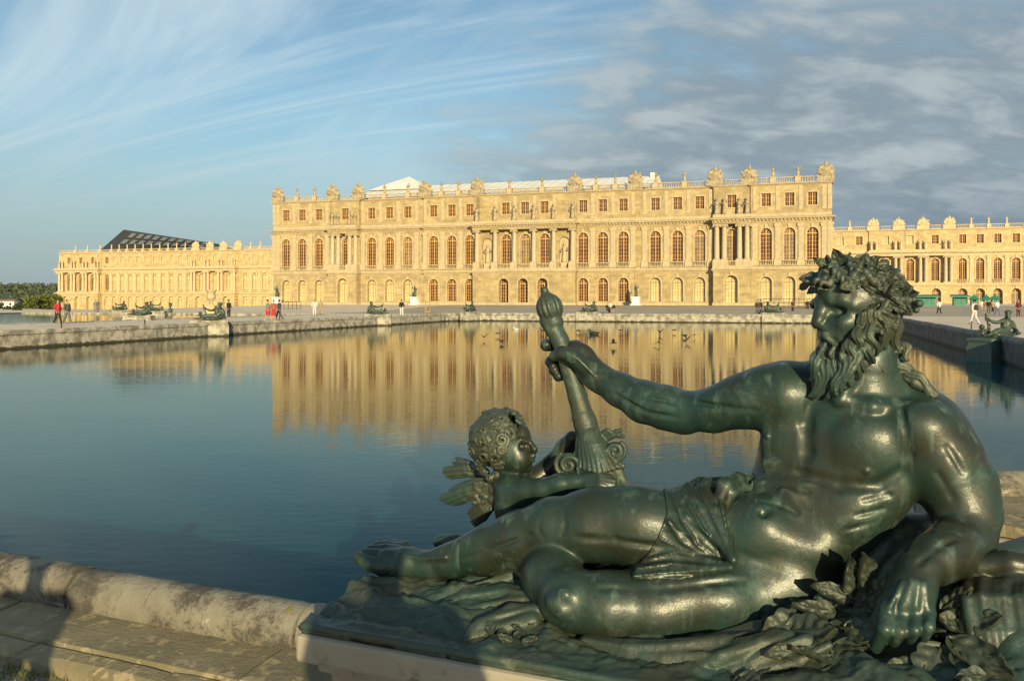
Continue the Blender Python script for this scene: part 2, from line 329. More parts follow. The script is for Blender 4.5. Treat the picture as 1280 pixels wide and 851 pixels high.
# ================================================================== modelling by distance fields (cast bronze, figures)
class Field:
    def __init__(s, lo, hi, h):
        s.h = h; s.lo = np.array(lo, np.float32); s.n = np.ceil((np.array(hi)-lo)/h).astype(int)+1
        s.v = np.full(tuple(s.n), .25, np.float32)
        s.ax = [(lo[i]+h*np.arange(s.n[i])).astype(np.float32) for i in range(3)]
    def region(s, lo, hi):
        i0 = np.maximum(0, np.floor((np.array(lo)-s.lo)/s.h).astype(int)); i1 = np.minimum(s.n, np.ceil((np.array(hi)-s.lo)/s.h).astype(int)+1)
        if np.any(i1 <= i0): return None
        sl = tuple(slice(a, b) for a, b in zip(i0, i1))
        return sl, s.ax[0][sl[0]][:, None, None], s.ax[1][sl[1]][None, :, None], s.ax[2][sl[2]][None, None, :]
    def put(s, sl, d, k, op='u'):
        o = s.v[sl]
        if op == 'u':
            if k <= 0: s.v[sl] = np.minimum(o, d); return
            h = np.clip(.5+.5*(o-d)/k, 0, 1); s.v[sl] = o+(d-o)*h-k*h*(1-h)
        else:                                   # carve
            d = -d
            if k <= 0: s.v[sl] = np.maximum(o, d); return
            h = np.clip(.5-.5*(o-d)/k, 0, 1); s.v[sl] = o+(d-o)*h+k*h*(1-h)
    def cap(s, p, q, r1, r2, k=.02, op='u'):
        p = np.array(p, np.float32); q = np.array(q, np.float32); pad = max(r1, r2)+k+2*s.h+.01
        g = s.region(np.minimum(p, q)-pad, np.maximum(p, q)+pad)
        if g is None: return
        sl, x, y, z = g; ab = q-p; L2 = float(ab@ab)+1e-12
        t = np.clip(((x-p[0])*ab[0]+(y-p[1])*ab[1]+(z-p[2])*ab[2])/L2, 0, 1)
        d = np.sqrt((x-p[0]-t*ab[0])**2+(y-p[1]-t*ab[1])**2+(z-p[2]-t*ab[2])**2)-(r1+(r2-r1)*t)
        s.put(sl, d, k, op)
    def chain(s, pts, k=.02, op='u'):
        """pts: (x, y, z, r)"""
        for a, b in zip(pts[:-1], pts[1:]): s.cap(a[:3], b[:3], a[3], b[3], k, op)
    def ell(s, c, r, k=.02, rot=None, op='u'):
        """ellipsoid; rot = 3x3 whose rows are the axis directions"""
        c = np.array(c, np.float32); r = np.array(r, np.float32); pad = float(r.max())+k+2*s.h+.01
        g = s.region(c-pad, c+pad)
        if g is None: return
        sl, x, y, z = g; x, y, z = x-c[0], y-c[1], z-c[2]
        if rot is not None:
            m = np.array(rot, np.float32); x, y, z = (m[0, 0]*x+m[0, 1]*y+m[0, 2]*z, m[1, 0]*x+m[1, 1]*y+m[1, 2]*z, m[2, 0]*x+m[2, 1]*y+m[2, 2]*z)
        k0 = np.sqrt((x/r[0])**2+(y/r[1])**2+(z/r[2])**2); k1 = np.sqrt((x/r[0]**2)**2+(y/r[1]**2)**2+(z/r[2]**2)**2)
        s.put(sl, k0*(k0-1)/np.maximum(k1, 1e-6), k, op)
    def mesh(s, name, mt=None, relax=1):
        v = s.v; sg = v < 0; c = [sg[i:v.shape[0]-1+i, j:v.shape[1]-1+j, l:v.shape[2]-1+l] for i in (0, 1) for j in (0, 1) for l in (0, 1)]
        al = c[0].copy(); an = c[0].copy()
        for q in c[1:]: al &= q; an |= q
        act = an & ~al; idx = np.argwhere(act)
        num = np.full(act.shape, -1, np.int32); num[act] = np.arange(len(idx))
        cor = np.array([(i, j, l) for i in (0, 1) for j in (0, 1) for l in (0, 1)])
        val = np.stack([v[idx[:, 0]+o[0], idx[:, 1]+o[1], idx[:, 2]+o[2]] for o in cor], 1)
        acc = np.zeros((len(idx), 3), np.float32); cnt = np.zeros(len(idx), np.float32)
        for a in range(8):
            for b in range(a+1, 8):
                if np.abs(cor[a]-cor[b]).sum() != 1: continue
                va, vb = val[:, a], val[:, b]; x = (va < 0) != (vb < 0)
                t = va/np.where(x, va-vb, 1); p = cor[a]+(cor[b]-cor[a])*t[:, None]
                acc += np.where(x[:, None], p, 0); cnt += x
        pos = (idx+acc/cnt[:, None])*s.h+s.lo
        quads = []
        for axis in range(3):
            sh = [slice(None)]*3; sh2 = [slice(None)]*3; sh[axis] = slice(0, -1); sh2[axis] = slice(1, None)
            a, b = sg[tuple(sh)], sg[tuple(sh2)]
            e = np.argwhere(a != b); u, w_ = [i for i in range(3) if i != axis]
            ok = (e[:, u] > 0) & (e[:, w_] > 0) & (e[:, u] < v.shape[u]-1) & (e[:, w_] < v.shape[w_]-1); e = e[ok]
            flip = a[tuple(e.T)]
            if axis == 1: flip = ~flip
            def cell(du, dw):
                q = e.copy(); q[:, u] -= du; q[:, w_] -= dw; return num[tuple(q.T)]
            f = np.stack([cell(1, 1), cell(0, 1), cell(0, 0), cell(1, 0)], 1)
            f[~flip] = f[~flip][:, ::-1]; quads.append(f)
        F_ = np.concatenate(quads)
        for _ in range(relax):                    # light smoothing along the surface
            sm = np.zeros_like(pos); ct = np.zeros(len(pos), np.float32)
            for i in range(4):
                for j in (i-1, (i+1) % 4):
                    for ax in range(3): sm[:, ax] += np.bincount(F_[:, i], pos[F_[:, j], ax], len(pos))
                    ct += np.bincount(F_[:, i], minlength=len(pos))
            pos = pos*.5+.5*sm/np.maximum(ct, 1)[:, None]
        return raw_mesh(name, pos, F_, mt)
def raw_mesh(name, pos, quads, mt=None, smooth=True):
    me = bpy.data.meshes.new(name); n, k = quads.shape
    me.vertices.add(len(pos)); me.vertices.foreach_set('co', np.ascontiguousarray(pos, np.float32).ravel())
    me.loops.add(n*k); me.loops.foreach_set('vertex_index', np.ascontiguousarray(quads, np.int32).ravel())
    me.polygons.add(n); me.polygons.foreach_set('loop_start', np.arange(0, n*k, k, dtype=np.int32))
    me.update(calc_edges=True)
    if smooth: me.polygons.foreach_set('use_smooth', [True]*n)
    if mt: me.materials.append(mt)
    return me
# ================================================================== the palace
def arch_pts(w, z0, z1, n=10):
    """outline of an opening from bottom left over the top to bottom right; flat=False gives a round head"""
    r = w/2; zs = z1-r
    return [(-r, z0)] + [(-r*math.cos(math.pi*i/n), zs+r*math.sin(math.pi*i/n)) for i in range(n+1)] + [(r, z0)]
def wall_band(mb, s0, s1, zb, zt, n, ops, rev=.4):
    """front wall of one storey between s0 and s1 on plane n, with openings (s, w, z0, z1, arched, reveal)"""
    ops = sorted(ops); edges = [s0]
    for i in range(len(ops)-1): edges.append((ops[i][0]+ops[i+1][0])/2)
    edges.append(s1)
    if not ops:
        mb.add([(s0, -n, zb), (s1, -n, zb), (s1, -n, zt), (s0, -n, zt)], [(0, 1, 2, 3)]); return
    for i, op in enumerate(ops):
        s, w, z0, z1, arched = op[:5]; rv = op[5] if len(op) > 5 else rev
        a, b = edges[i], edges[i+1]; y = -n
        ol = arch_pts(w, z0, z1) if arched else [(-w/2, z0), (-w/2, z1), (w/2, z1), (w/2, z0)]
        ol = [(s+p, q) for p, q in ol]
        def q(*pts): mb.add([(p[0], y, p[1]) for p in pts], [tuple(range(len(pts)))])
        q((a, zb), (ol[0][0], zb), (ol[0][0], zt), (a, zt)); q((ol[-1][0], zb), (b, zb), (b, zt), (ol[-1][0], zt))
        if z0 > zb+1e-4: q((ol[0][0], zb), (ol[-1][0], zb), ol[-1], ol[0])
        for k in range(len(ol)-1):
            p0, p1 = ol[k], ol[k+1]
            if p1[0]-p0[0] > 1e-6: q(p0, p1, (p1[0], zt), (p0[0], zt))
        loop = ol+[ol[0]]
        for k in range(len(loop)-1):
            p0, p1 = loop[k], loop[k+1]
            mb.add([(p0[0], y, p0[1]), (p1[0], y, p1[1]), (p1[0], y+rv, p1[1]), (p0[0], y+rv, p0[1])], [(0, 1, 2, 3)])
WIN = {}
def window_mesh(w, h, arched, nc, nr, key):
    """frame with glazing bars and, apart from it, the glass"""
    if key in WIN: return WIN[key]
    f = MB(); fw = .075; t = .09
    r = w/2; zs = h-r if arched else h
    ol = arch_pts(w, 0, h, 10) if arched else [(-r, 0), (-r, h), (r, h), (r, 0)]
    il = arch_pts(w-2*fw, fw, h-fw, 10) if arched else [(-r+fw, fw), (-r+fw, h-fw), (r-fw, h-fw), (r-fw, fw)]
    m = len(ol)
    vs = [(x, 0, z) for x, z in ol]+[(x, 0, z) for x, z in il]+[(x, t, z) for x, z in il]
    fs = [(i, (i+1) % m, m+(i+1) % m, m+i) for i in range(m)]+[(m+i, m+(i+1) % m, 2*m+(i+1) % m, 2*m+i) for i in range(m)]
    f.add(vs, fs)
    def half(z):
        if not arched or z <= zs: return r-.03
        return math.sqrt(max(r*r-(z-zs)**2, .0004))-.02
    for i in range(1, nc):
        x = -r+w*i/nc; zt = h-.04 if not arched else zs+math.sqrt(max(r*r-x*x, .01))-.02
        b = .07 if (nc % 2 == 0 and i == nc//2) else .024
        f.box(x-b, x+b, .012+.002*i, .075, .05, zt)
    for j in range(1, nr):
        z = zs*j/nr if arched else h*j/nr; f.box(-half(z), half(z), .020, .07, z-.022, z+.022)
    if arched:
        f.box(-r+.03, r-.03, .006, .08, zs-.10, zs+.05)
        for i in range(1, 5):
            a = math.pi*i/5; f.tube([(0, .04, zs), (.93*r*math.cos(a), .04, zs+.93*r*math.sin(a))], .03, 4)
    g = MB(); gl = arch_pts(w-.04, .02, h-.02, 10) if arched else [(-r+.02, .02), (-r+.02, h-.02), (r-.02, h-.02), (r-.02, .02)]
    g.add([(x, .055, z) for x, z in gl], [tuple(range(len(gl)))])
    WIN[key] = (f.mesh('window_frame', M['frame']), {k: g.mesh('pane', M[k], recalc=False) for k in ('glass', 'glass_pale', 'glass_grey')})
    return WIN[key]
SUR = {}
def surround_mesh(w, h, arched, rev, mt, key=.5):
    """moulded stone frame of an opening on the wall face, rev in front of the window, with its keystone"""
    k = (round(w, 2), round(h, 2), arched, round(rev, 2), mt.name)
    if k in SUR: return SUR[k]
    m = MB(); r = w/2
    if arched:
        al = arch_pts(w+.5, 0, h+.25, 10); il = arch_pts(w+.02, 0, h+.01, 10); n = len(al); y = -rev
        m.add([(x, y-.07, z) for x, z in al]+[(x, y-.07, z) for x, z in il]+[(x, y+.01, z) for x, z in al], [(i, i+1, n+i+1, n+i) for i in range(n-1)]+[(i, i+1, 2*n+i+1, 2*n+i) for i in range(n-1)])
        m.box(-.21, .21, y-.21, y+.01, h-.02, h+.6)
    else:
        y = -rev
        for a, b, c, d in ((-r-.24, -r-.005, -.15, h+.2), (r+.005, r+.24, -.15, h+.2), (-r-.004, r+.004, h+.003, h+.2), (-r-.004, r+.004, -.2, -.003)): m.box(a, b, y-.07, y+.01, c, d)
    SUR[k] = m.mesh('window_surround', mt); return SUR[k]
def put_window(par, s, n, z0, w, h, arched, nc, nr, gl, rev=None, mt=None):
    if rev: obj('window_surround', surround_mesh(w, h, arched, rev, mt or M['trim']), put_window(par, s, n, z0, w, h, arched, nc, nr, gl)); return
    fm, gm = window_mesh(w, h, arched, nc, nr, (round(w, 2), round(h, 2), arched, nc, nr))
    o = obj('window', fm, par, (s, -n, z0)); obj('pane', gm[gl], o)
    if gl == 'glass_pale': o.material_slots[0].link = 'OBJECT'; o.material_slots[0].material = M['frame_dark']
    return o
def column_mesh(h, r, mt):
    m = MB(); m.box(-1.35*r, 1.35*r, -1.35*r, 1.35*r, 0, .28*r*2)
    m.lathe([(1.28*r, .57*r), (1.30*r, .75*r), (1.1*r, .95*r), (1.0*r, 1.05*r), (1.0*r, h*.35), (.85*r, h-1.5*r), (.95*r, h-1.45*r), (.88*r, h-1.3*r), (1.2*r, h-.75*r), (1.2*r, h-.5*r)], 14)
    m.box(-1.4*r, 1.4*r, -1.4*r, 1.4*r, h-.5*r, h)
    for sx in (-1, 1): m.tube([(sx*1.25*r, -1.25*r, h-.8*r), (sx*1.25*r, 1.25*r, h-.8*r)], .32*r, 8)
    return m.mesh('column', mt)
def pilaster_mesh(h, w, mt):
    m = MB(); d = .16
    m.box(-w*.62, w*.62, -d-.08, 0, 0, .35); m.box(-w/2, w/2, -d, 0, .352, h-.75)
    m.box(-w*.55, w*.55, -d-.05, 0, h-.752, h-.60); m.box(-w*.62, w*.62, -d-.10, 0, h-.598, h-.18); m.box(-w*.72, w*.72, -d-.14, 0, h-.178, h)
    for sx in (-1, 1): m.tube([(sx*w*.60, -d-.16, h-.34), (sx*w*.60, -.02, h-.34)], .15, 7)
    return m.mesh('pilaster', mt)
BAL = {}
def balustrade(par, s0, s1, n, z, h, mt, sp=.36):
    L = s1-s0; key = (round(L, 2), round(h, 2), mt.name)
    if key not in BAL:
        m = MB(); m.box(0, L, -.16, .16, 0, .14*h); m.box(0, L, -.18, .18, h*.86, h)
        k = max(2, int(L/sp))
        for i in range(k):
            m.lathe([(.075, .14*h), (.10, .3*h), (.045, .6*h), (.085, .86*h)], 6, ((i+.5)*L/k, 0, 0), cap=False)
        BAL[key] = m.mesh('balustrade', mt)
    obj('balustrade', BAL[key], par, (s0, -n, z))
# ---- carved figures: one swept body with head and folded arms, drapery widening to the foot
def figure_mesh(h, seed, mt, name='statue'):
    rn = random.Random(seed); m = MB(); k = h/1.8
    lean = rn.uniform(-.06, .06)
    prof = [(.24, 0), (.26, .12), (.22, .5), (.20, .85), (.17, 1.02), (.21, 1.28), (.23, 1.42), (.10, 1.50), (.065, 1.53)]
    n = 10; vs = []
    for i, (r, z) in enumerate(prof):
        for j in range(n):
            t = 2*math.pi*j/n; f = 1+.10*math.cos(5*t+seed)*(z < 1.1)
            vs.append((k*(r*f*math.cos(t)+lean*math.sin(z*2.2)), k*r*f*.72*math.sin(t), k*z))
    m.add(vs, [(a*n+j, a*n+(j+1) % n, (a+1)*n+(j+1) % n, (a+1)*n+j) for a in range(len(prof)-1) for j in range(n)]+[tuple(range(n-1, -1, -1))])
    hx = lean*math.sin(1.65*2.2)*k
    m.lathe([(.02*k, 1.50*k), (.085*k, 1.56*k), (.11*k, 1.66*k), (.10*k, 1.75*k), (.03*k, 1.82*k)], 8, (hx, -.02*k, 0))
    for sx in (-1, 1):
        up = rn.random() < .35
        e = (sx*.34*k, -.05*k, (1.12 if not up else 1.30)*k); hd = (sx*rn.uniform(.10, .22)*k, -.2*k, rn.uniform(.95, 1.2)*k) if not up else (sx*.40*k, -.14*k, 1.66*k)
        m.tube([(sx*.20*k, 0, 1.40*k), e, hd], [.075*k, .065*k, .05*k], 6)
    return m.mesh(name, mt, smooth=True)
FIG = {}
def figures(key, h, mt): 
    if key not in FIG: FIG[key] = [figure_mesh(h, i*7+3, mt, 'statue') for i in range(4)]
    return FIG[key]
def trophy_mesh(wd, h, seed, mt):
    """a heap of arms: shield, helmet with crest, standards and quivers, on a stepped block"""
    rn = random.Random(seed); p = MB(); p.box(-wd*.5, wd*.5, -.38, .38, 0, .26*h); p.box(-wd*.55, wd*.55, -.44, .44, .2602*h, .31*h)
    f = Field((-wd*.75, -.75, .2*h), (wd*.75, .6, 1.12*h), .085)
    f.ell((0, 0, .48*h), (wd*.36, .32, .24*h), .08); f.ell((0, -.30, .56*h), (wd*.17, .14, .19*h), .04); f.ell((0, -.42, .56*h), (wd*.06, .08, .07*h), .03)
    f.ell((0, -.08, .84*h), (.26, .28, .10*h), .06); f.chain([(-.02, .16, .86*h, .09), (0, 0, 1.0*h, .13), (.04, -.22, .95*h, .08)], .05)
    for s in (-1, 1):
        f.ell((s*wd*.33, -.12, .44*h), (wd*.15, .24, .13*h), .06); f.ell((s*wd*.22, -.2, .68*h), (wd*.12, .16, .10*h), .05)
        for q in range(4):
            a = R(18+q*24+rn.uniform(-9, 9)); l = h*rn.uniform(.34, .47)
            e = (s*math.sin(a)*l*wd/2.7, -.04*q, .42*h+math.cos(a)*l); f.chain([(s*.1, -.05, .5*h, .16), (e[0]*.75, e[1], .42*h+(e[2]-.42*h)*.75, .19), (*e, rn.uniform(.12, .24))], .08)
    for _ in range(14): f.ell((rn.uniform(-.40, .40)*wd, -.25+rn.uniform(-.1, .1), h*rn.uniform(.36, .72)), (rn.uniform(.12, .22),)*3, .03)
    return f.mesh('trophy', mt, 0), p.mesh('trophy_pedestal', mt)
TRO = {}
def trophies(key, wd, h, mt):
    if key not in TRO: TRO[key] = [trophy_mesh(wd, h, i+11, mt) for i in range(3)]
    return TRO[key]
def vase_mesh(h, mt):
    m = MB(); m.box(-.28, .28, -.28, .28, 0, .3*h)
    m.lathe([(.2, .30*h), (.09, .40*h), (.12, .45*h), (.27, .62*h), (.29, .72*h), (.16, .80*h), (.24, .85*h), (.10, .92*h), (.02, h)], 10)
    return m.mesh('roof_vase', mt, smooth=True)
VASE = {}
def vase(par, s, n, z, h, mt):
    k = (h, mt.name)
    if k not in VASE: VASE[k] = vase_mesh(h, mt)
    obj('roof_vase', VASE[k], par, (s, -n, z))
CORN = [(-3.4, .0), (.10, .0), (.12, .22), (.28, .30), (.55, .42), (.62, .62), (.10, .78), (-3.4, .78)]
def shift(prof, z, k=1.0): return [(o, z+h*k) for o, h in prof]
Z0 = .73                                        # foot of the central block
def plan(steps, s_end, back=14):
    """plan polyline from steps [(s, n)...] plus side returns"""
    p = [(steps[0][0], back)]
    for i, (s, n) in enumerate(steps):
        if i: p.append((s, -steps[i-1][1]))
        p.append((s, -n))
    p += [(s_end, -steps[-1][1]), (s_end, back)]
    return p
def storey(par, mats, steps, s_end, zb, zt, ops, back=14, name='wall'):
    mb = MB(); pl = plan(steps, s_end, back)
    for i in range(len(pl)-1):
        (x0, y0), (x1, y1) = pl[i], pl[i+1]
        if abs(y1-y0) < 1e-6:
            wall_band(mb, x0, x1, zb, zt, -y0, [o for o in ops if x0 < o[0] < x1])
        else: mb.add([(x0, y0, zb), (x1, y1, zb), (x1, y1, zt), (x0, y0, zt)], [(0, 1, 2, 3)])
    return mb.build(name, mats, par, recalc=False)
def rustic(par, pl, z0, z1, mt, ops):
    pass

def central_block():
    o0 = loc(0, 0); left = Vector((-45.76, 170.6, 0))
    B = empty('palace', left, ROTZ, 'great golden stone palace front with white roof sheets and columned porticoes behind the pool', 'palace')
    S = 50.65; E = 101.3; rn = random.Random(5)
    W = [3.55, 0, -3.55]; mid = [10.4, 13.85, 17.4, 22.75, 26.45, 30.1, 35.3, 40.7, 44.3, 47.8]
    zG0, zG1 = Z0+.62, 5.38; zF0, zF1 = 7.1, 13.2; zA0, zA1 = 16.72, 18.78
    band0, band1 = 6.28, 7.1; ent0, ent1 = 13.99, 15.55; top = 20.05; btop = 21.2
    P = 1.9
    def steps(pn, qn): return [(0, .9), (S-38.3, qn), (S-32.4, 0), (S-19.3, .5), (S-9.35, pn), (S+9.35, .5), (S+19.3, 0), (S+32.4, qn), (S+38.3, .9)]
    sg = steps(P, 1.75); sf = steps(.4, .15); sa = steps(.7, .6)
    def nat(st, s):
        n = st[0][1]
        for a, b in st:
            if s >= a: n = b
        return n
    allw = sorted([S+d for d in W]+[S+sg_*m for m in mid for sg_ in (-1, 1)])
    og, of, oa = [], [], []
    for s in allw:
        d = abs(s-S); cen = d < 5; por = 34 < d < 37
        og.append((s, 2.0 if por else 1.78, zG0-.3 if (cen or por) else zG0, zG1+(.25 if por else 0), True, 1.3 if cen else (.8 if por else .58)))
        of.append((s, 1.78, zF0+.12, zF1, True, .38)); oa.append((s, 1.42, zA0, zA1, False, .3))
    ni = [S-7.05, S+7.05]
    of += [(s, 1.9, zF0+.3, 12.6, True, .55) for s in ni]
    storey(B, M['stone'], sg, E, Z0-1, band0+.01, og, name='ground_floor_wall')
    storey(B, M['stone'], sf, E, band1-.01, ent0+.01, of, name='first_floor_wall')
    storey(B, M['stone'], sa, E, ent1-.01, top, oa, name='attic_wall')
    for s in ni: MB().box(s-1.05, s+1.05, .05, .07, zF0, 12.8).build('niche_back', M['trim'], B)
    for s in allw:
        d = s-S; cen = abs(d) < 5
        if -20 < d < 20: g = 'glass'
        else: g = 'glass_pale'
        og_ = [o for o in og if o[0] == s][0]
        put_window(B, s, nat(sg, s)-og_[5]+.001, og_[2], og_[1], og_[3]-og_[2], True, 4, 6, g, og_[5]-.001)
        g2 = 'glass' if d < 21 else ('glass_grey' if d < 37 else 'glass')
        if rn.random() < .22: g2 = 'glass_grey' if g2 == 'glass' else 'glass'
        put_window(B, s, nat(sf, s)-.37, zF0+.12, 1.78, zF1-zF0-.12, True, 4, 8, g2, .37)
        put_window(B, s, nat(sa, s)-.29, zA0, 1.42, zA1-zA0, False, 4, 3, 'glass', .29)
    # mouldings that run round every break of the front
    plg, plf = plan(sg, E), plan(sa, E)
    MB().sweep(plg, [(-3.4, band0), (.06, band0), (.09, band0+.14), (.26, band0+.22), (.30, band0+.40), (.12, band0+.46), (.10, band0+.815), (-3.4, band0+.815)]).build('string_course', M['trim'], B)
    MB().sweep(plg, shift(CORN, ent0+.30, 1.0)+[]).build('main_cornice', M['trim'], B)
    MB().sweep(plg, [(-3.4, ent0), (.05, ent0), (.08, ent0+.297), (-3.4, ent0+.297)]).build('architrave', M['stone'], B)
    MB().sweep(plg, [(-3.4, ent0+1.083), (.04, ent0+1.083), (.02, ent1+.004), (-3.4, ent1+.004)]).build('blocking_course', M['trim'], B)
    MB().sweep(plf, shift([(-.5, 0), (.04, 0), (.10, .10), (.30, .16), (.34, .30), (.06, .36), (-.5, .36)], top-.02)).build('attic_cornice', M['trim'], B)
    MB().sweep(plg, [(-.3, Z0-.4), (.14, Z0-.4), (.14, Z0+.38), (.05, Z0+.46), (-.3, Z0+.46)]).build('base_course', M['trim'], B)
    dn = MB()
    for i in range(len(plg)-1):
        (x0, y0), (x1, y1) = plg[i], plg[i+1]
        if abs(y1-y0) < 1e-6:
            k = int((x1-x0)/.55)
            for j in range(k):
                x = x0+(j+.5)*(x1-x0)/k; dn.box(x-.13, x+.13, y0-.40, y0-.05, ent0+.42, ent0+.64)
    dn.build('modillion_row', M['trim'], B)['kind'] = 'stuff'
    # rusticated courses of the ground floor: shallow raised bands between the openings
    rb = MB(); zz = Z0+.5
    while zz < 5.9:
        for i in range(len(plg)-1):
            (x0, y0), (x1, y1) = plg[i], plg[i+1]
            if abs(y1-y0) > 1e-6: continue
            xs = [x0+.02]
            for o in sorted(q for q in og if x0 < q[0] < x1):
                r = o[1]/2+.02; zs = o[3]-o[1]/2
                h = r if zz+.19 < zs else (math.sqrt(max(0, (r+.1)**2-max(0, zz-zs)**2)) if zz-zs < r else 0)
                if h > 0 and zz+.38 > o[2]: xs += [o[0]-h, o[0]+h]
            xs.append(x1-.02)
            for k in range(0, len(xs), 2): rb.box(xs[k], xs[k+1], y0-.045, y0+.02, zz, zz+.38)
        zz += .44
    rb.build('rusticated_course', M['stone'], B)['kind'] = 'stuff'
    # pilasters on the first floor and strips on the attic
    pm = pilaster_mesh(ent0-band1-.9, .80, M['trim']); cm = column_mesh(ent0-band1-.9, .42, M['column']); am = MB().box(-.32, .32, -.09, 0, ent1+.5, top-.2).mesh('attic_pilaster', M['trim'])
    ped = MB().box(-.62, .62, -.30, 0, 0, .9).mesh('pilaster_pedestal', M['trim'])
    sp = []
    for grp in ((10.4, 13.85, 17.4), (22.75, 26.45, 30.1), (40.7, 44.3, 47.8)):
        g = grp[1]-grp[0]
        for x in (grp[0]-g/2+.05, (grp[0]+grp[1])/2, (grp[1]+grp[2])/2, grp[2]+g/2-.05): sp += [S+x, S-x]
    sp += [S+50.4, S-50.4]
    for s in sp:
        n = nat(sf, s); obj('pilaster_pedestal', ped, B, (s, -n, band1+.003)); obj('pilaster', pm, B, (s, -n, band1+.9)); obj('attic_pilaster', am, B, (s, -nat(sa, s), 0))
    cs = [S+d for d in (-8.75, -5.35, -1.78, 1.78, 5.35, 8.75)]
    cped = MB().box(-.66, .66, -.66, .66, 0, .9).mesh('column_pedestal', M['trim'])
    for s in cs:
        obj('column_pedestal', cped, B, (s, -P+.72, band1+.003)); obj('column', cm, B, (s, -P+.72, band1+.905)); obj('attic_pilaster', am, B, (s, -.7, 0))
    for sg_ in (-1, 1):
        for d in (32.95, 34.15, 36.55, 37.75):
            s = S+sg_*d; obj('column_pedestal', cped, B, (s, -1.05, band1+.003)); obj('column', cm, B, (s, -1.05, band1+.905))
    # balustrades in front of the first floor windows and along the roof
    for s in allw:
        d = abs(s-S); n = nat(sf, s)+.22
        if d < 5: n = P-.35
        elif 34 < d < 37: n = 1.45
        balustrade(B, s-1.06, s+1.06, n, band1+.003, .93, M['trim'], .26)
    # roofline: pedestals with trophies, vases and figures
    tro = [S-9.0, S+9.0, S-19.2, S+19.3, S-32.6, S-38.1, S+32.6, S+38.1, .9, E-.9]
    fg = []
    for d in (3.0, -3.0, 12.6, 16.0, -12.6, -16.0, 22.8, 27.6, -22.8, -27.6, 41.8, 45.6, -41.8, -45.6): fg.append(S+d)
    tmm = trophies('main', 2.6, 3.2, M['carving']); fm = figures('roof', 1.75, M['carving'])
    pd = MB().box(-.45, .45, -.4, .4, 0, btop-top-.3).box(-.52, .52, -.47, .47, btop-top-.298, btop-top-.15).mesh('roof_pedestal', M['trim'])
    zt = top+.343
    for i, s in enumerate(tro):
        t_ = obj('trophy', tmm[i % 3][0], B, (s, -nat(sa, s)+.25, zt)); obj('trophy_pedestal', tmm[i % 3][1], t_)
    for i, s in enumerate(fg):
        obj('roof_pedestal', pd, B, (s, -nat(sf, s)+.3, zt)); obj('statue', fm[i % 4], B, (s, -nat(sf, s)+.3, zt+btop-top-.15), rz=rn.uniform(-.4, .4))
    ed = sorted([(s-1.63, s+1.63) for s in tro]+[(s-.46, s+.46) for s in fg])
    for (a0, a1), (b0, b1) in zip(ed[:-1], ed[1:]):
        mid_ = (a1+b0)/2
        if b0-a1 > .5: balustrade(B, a1, b0, nat(sf, mid_)-.3, zt, .95, M['trim'])
    # figures standing on the porticoes and in the niches
    fa = figures('attic', 2.7, M['carving']); j = 0
    for s in cs: obj('statue', fa[j % 4], B, (s, -P+.55, ent1+.006), rz=rn.uniform(-.5, .5)); j += 1
    for sg_ in (-1, 1):
        for d in (32.95, 34.15, 36.55, 37.75): obj('statue', fa[j % 4], B, (S+sg_*d, -1.25, ent1+.006), rz=rn.uniform(-.5, .5)); j += 1
    fn = figures('niche', 3.4, M['trim'])
    for q, s in enumerate(ni):
        MB().box(-.6, .6, -.35, .35, 0, 1.0).build('niche_pedestal', M['trim'], B, p=(s, -.32, zF0+.02)); obj('statue', fn[q+1], B, (s, -.30, zF0+1.02))
    # low roof of white sheets behind the balustrade
    rf = MB(); z1 = 24.2; a, b = 16.5, 72.3
    rf.add([(a, -.0, top+.6), (b, -.0, top+.6), (b, 12, z1), (a, 12, z1), (a, 24, top+.6), (b, 24, top+.6)], [(0, 1, 2, 3), (3, 2, 5, 4), (0, 3, 4), (1, 5, 2)])
    k = int((b-a)/1.6)
    for i in range(k+1):
        x = a+.1+i*(b-a-.2)/k; rf.tube([(x, -.1, top+.62), (x, 12, z1+.02)], .05, 4)
    rf.build('roof', M['zinc'], B, recalc=False)
    MB().add([(22.3-6.2, 7, 23.0), (22.3+6.2, 7, 23.0), (22.3+6.2, 19, 23.0), (22.3-6.2, 19, 23.0), (22.3, 13, 26.3)], [(0, 1, 4), (1, 2, 4), (2, 3, 4), (3, 0, 4), (3, 2, 1, 0)]).build('roof_tent', M['zinc'], B)
    MB().box(.6, E-.6, 1.2, 13.9, top-.1, top+.2).build('roof_deck', M['trim'], B)
    MB().box(71.0, 71.7, 10.2, 11.4, top+.4, z1+.35).build('chimney', M['zinc'], B)
    # basement balustrade on top of the ground floor portico edge reads from the garden
    return B
central_block()

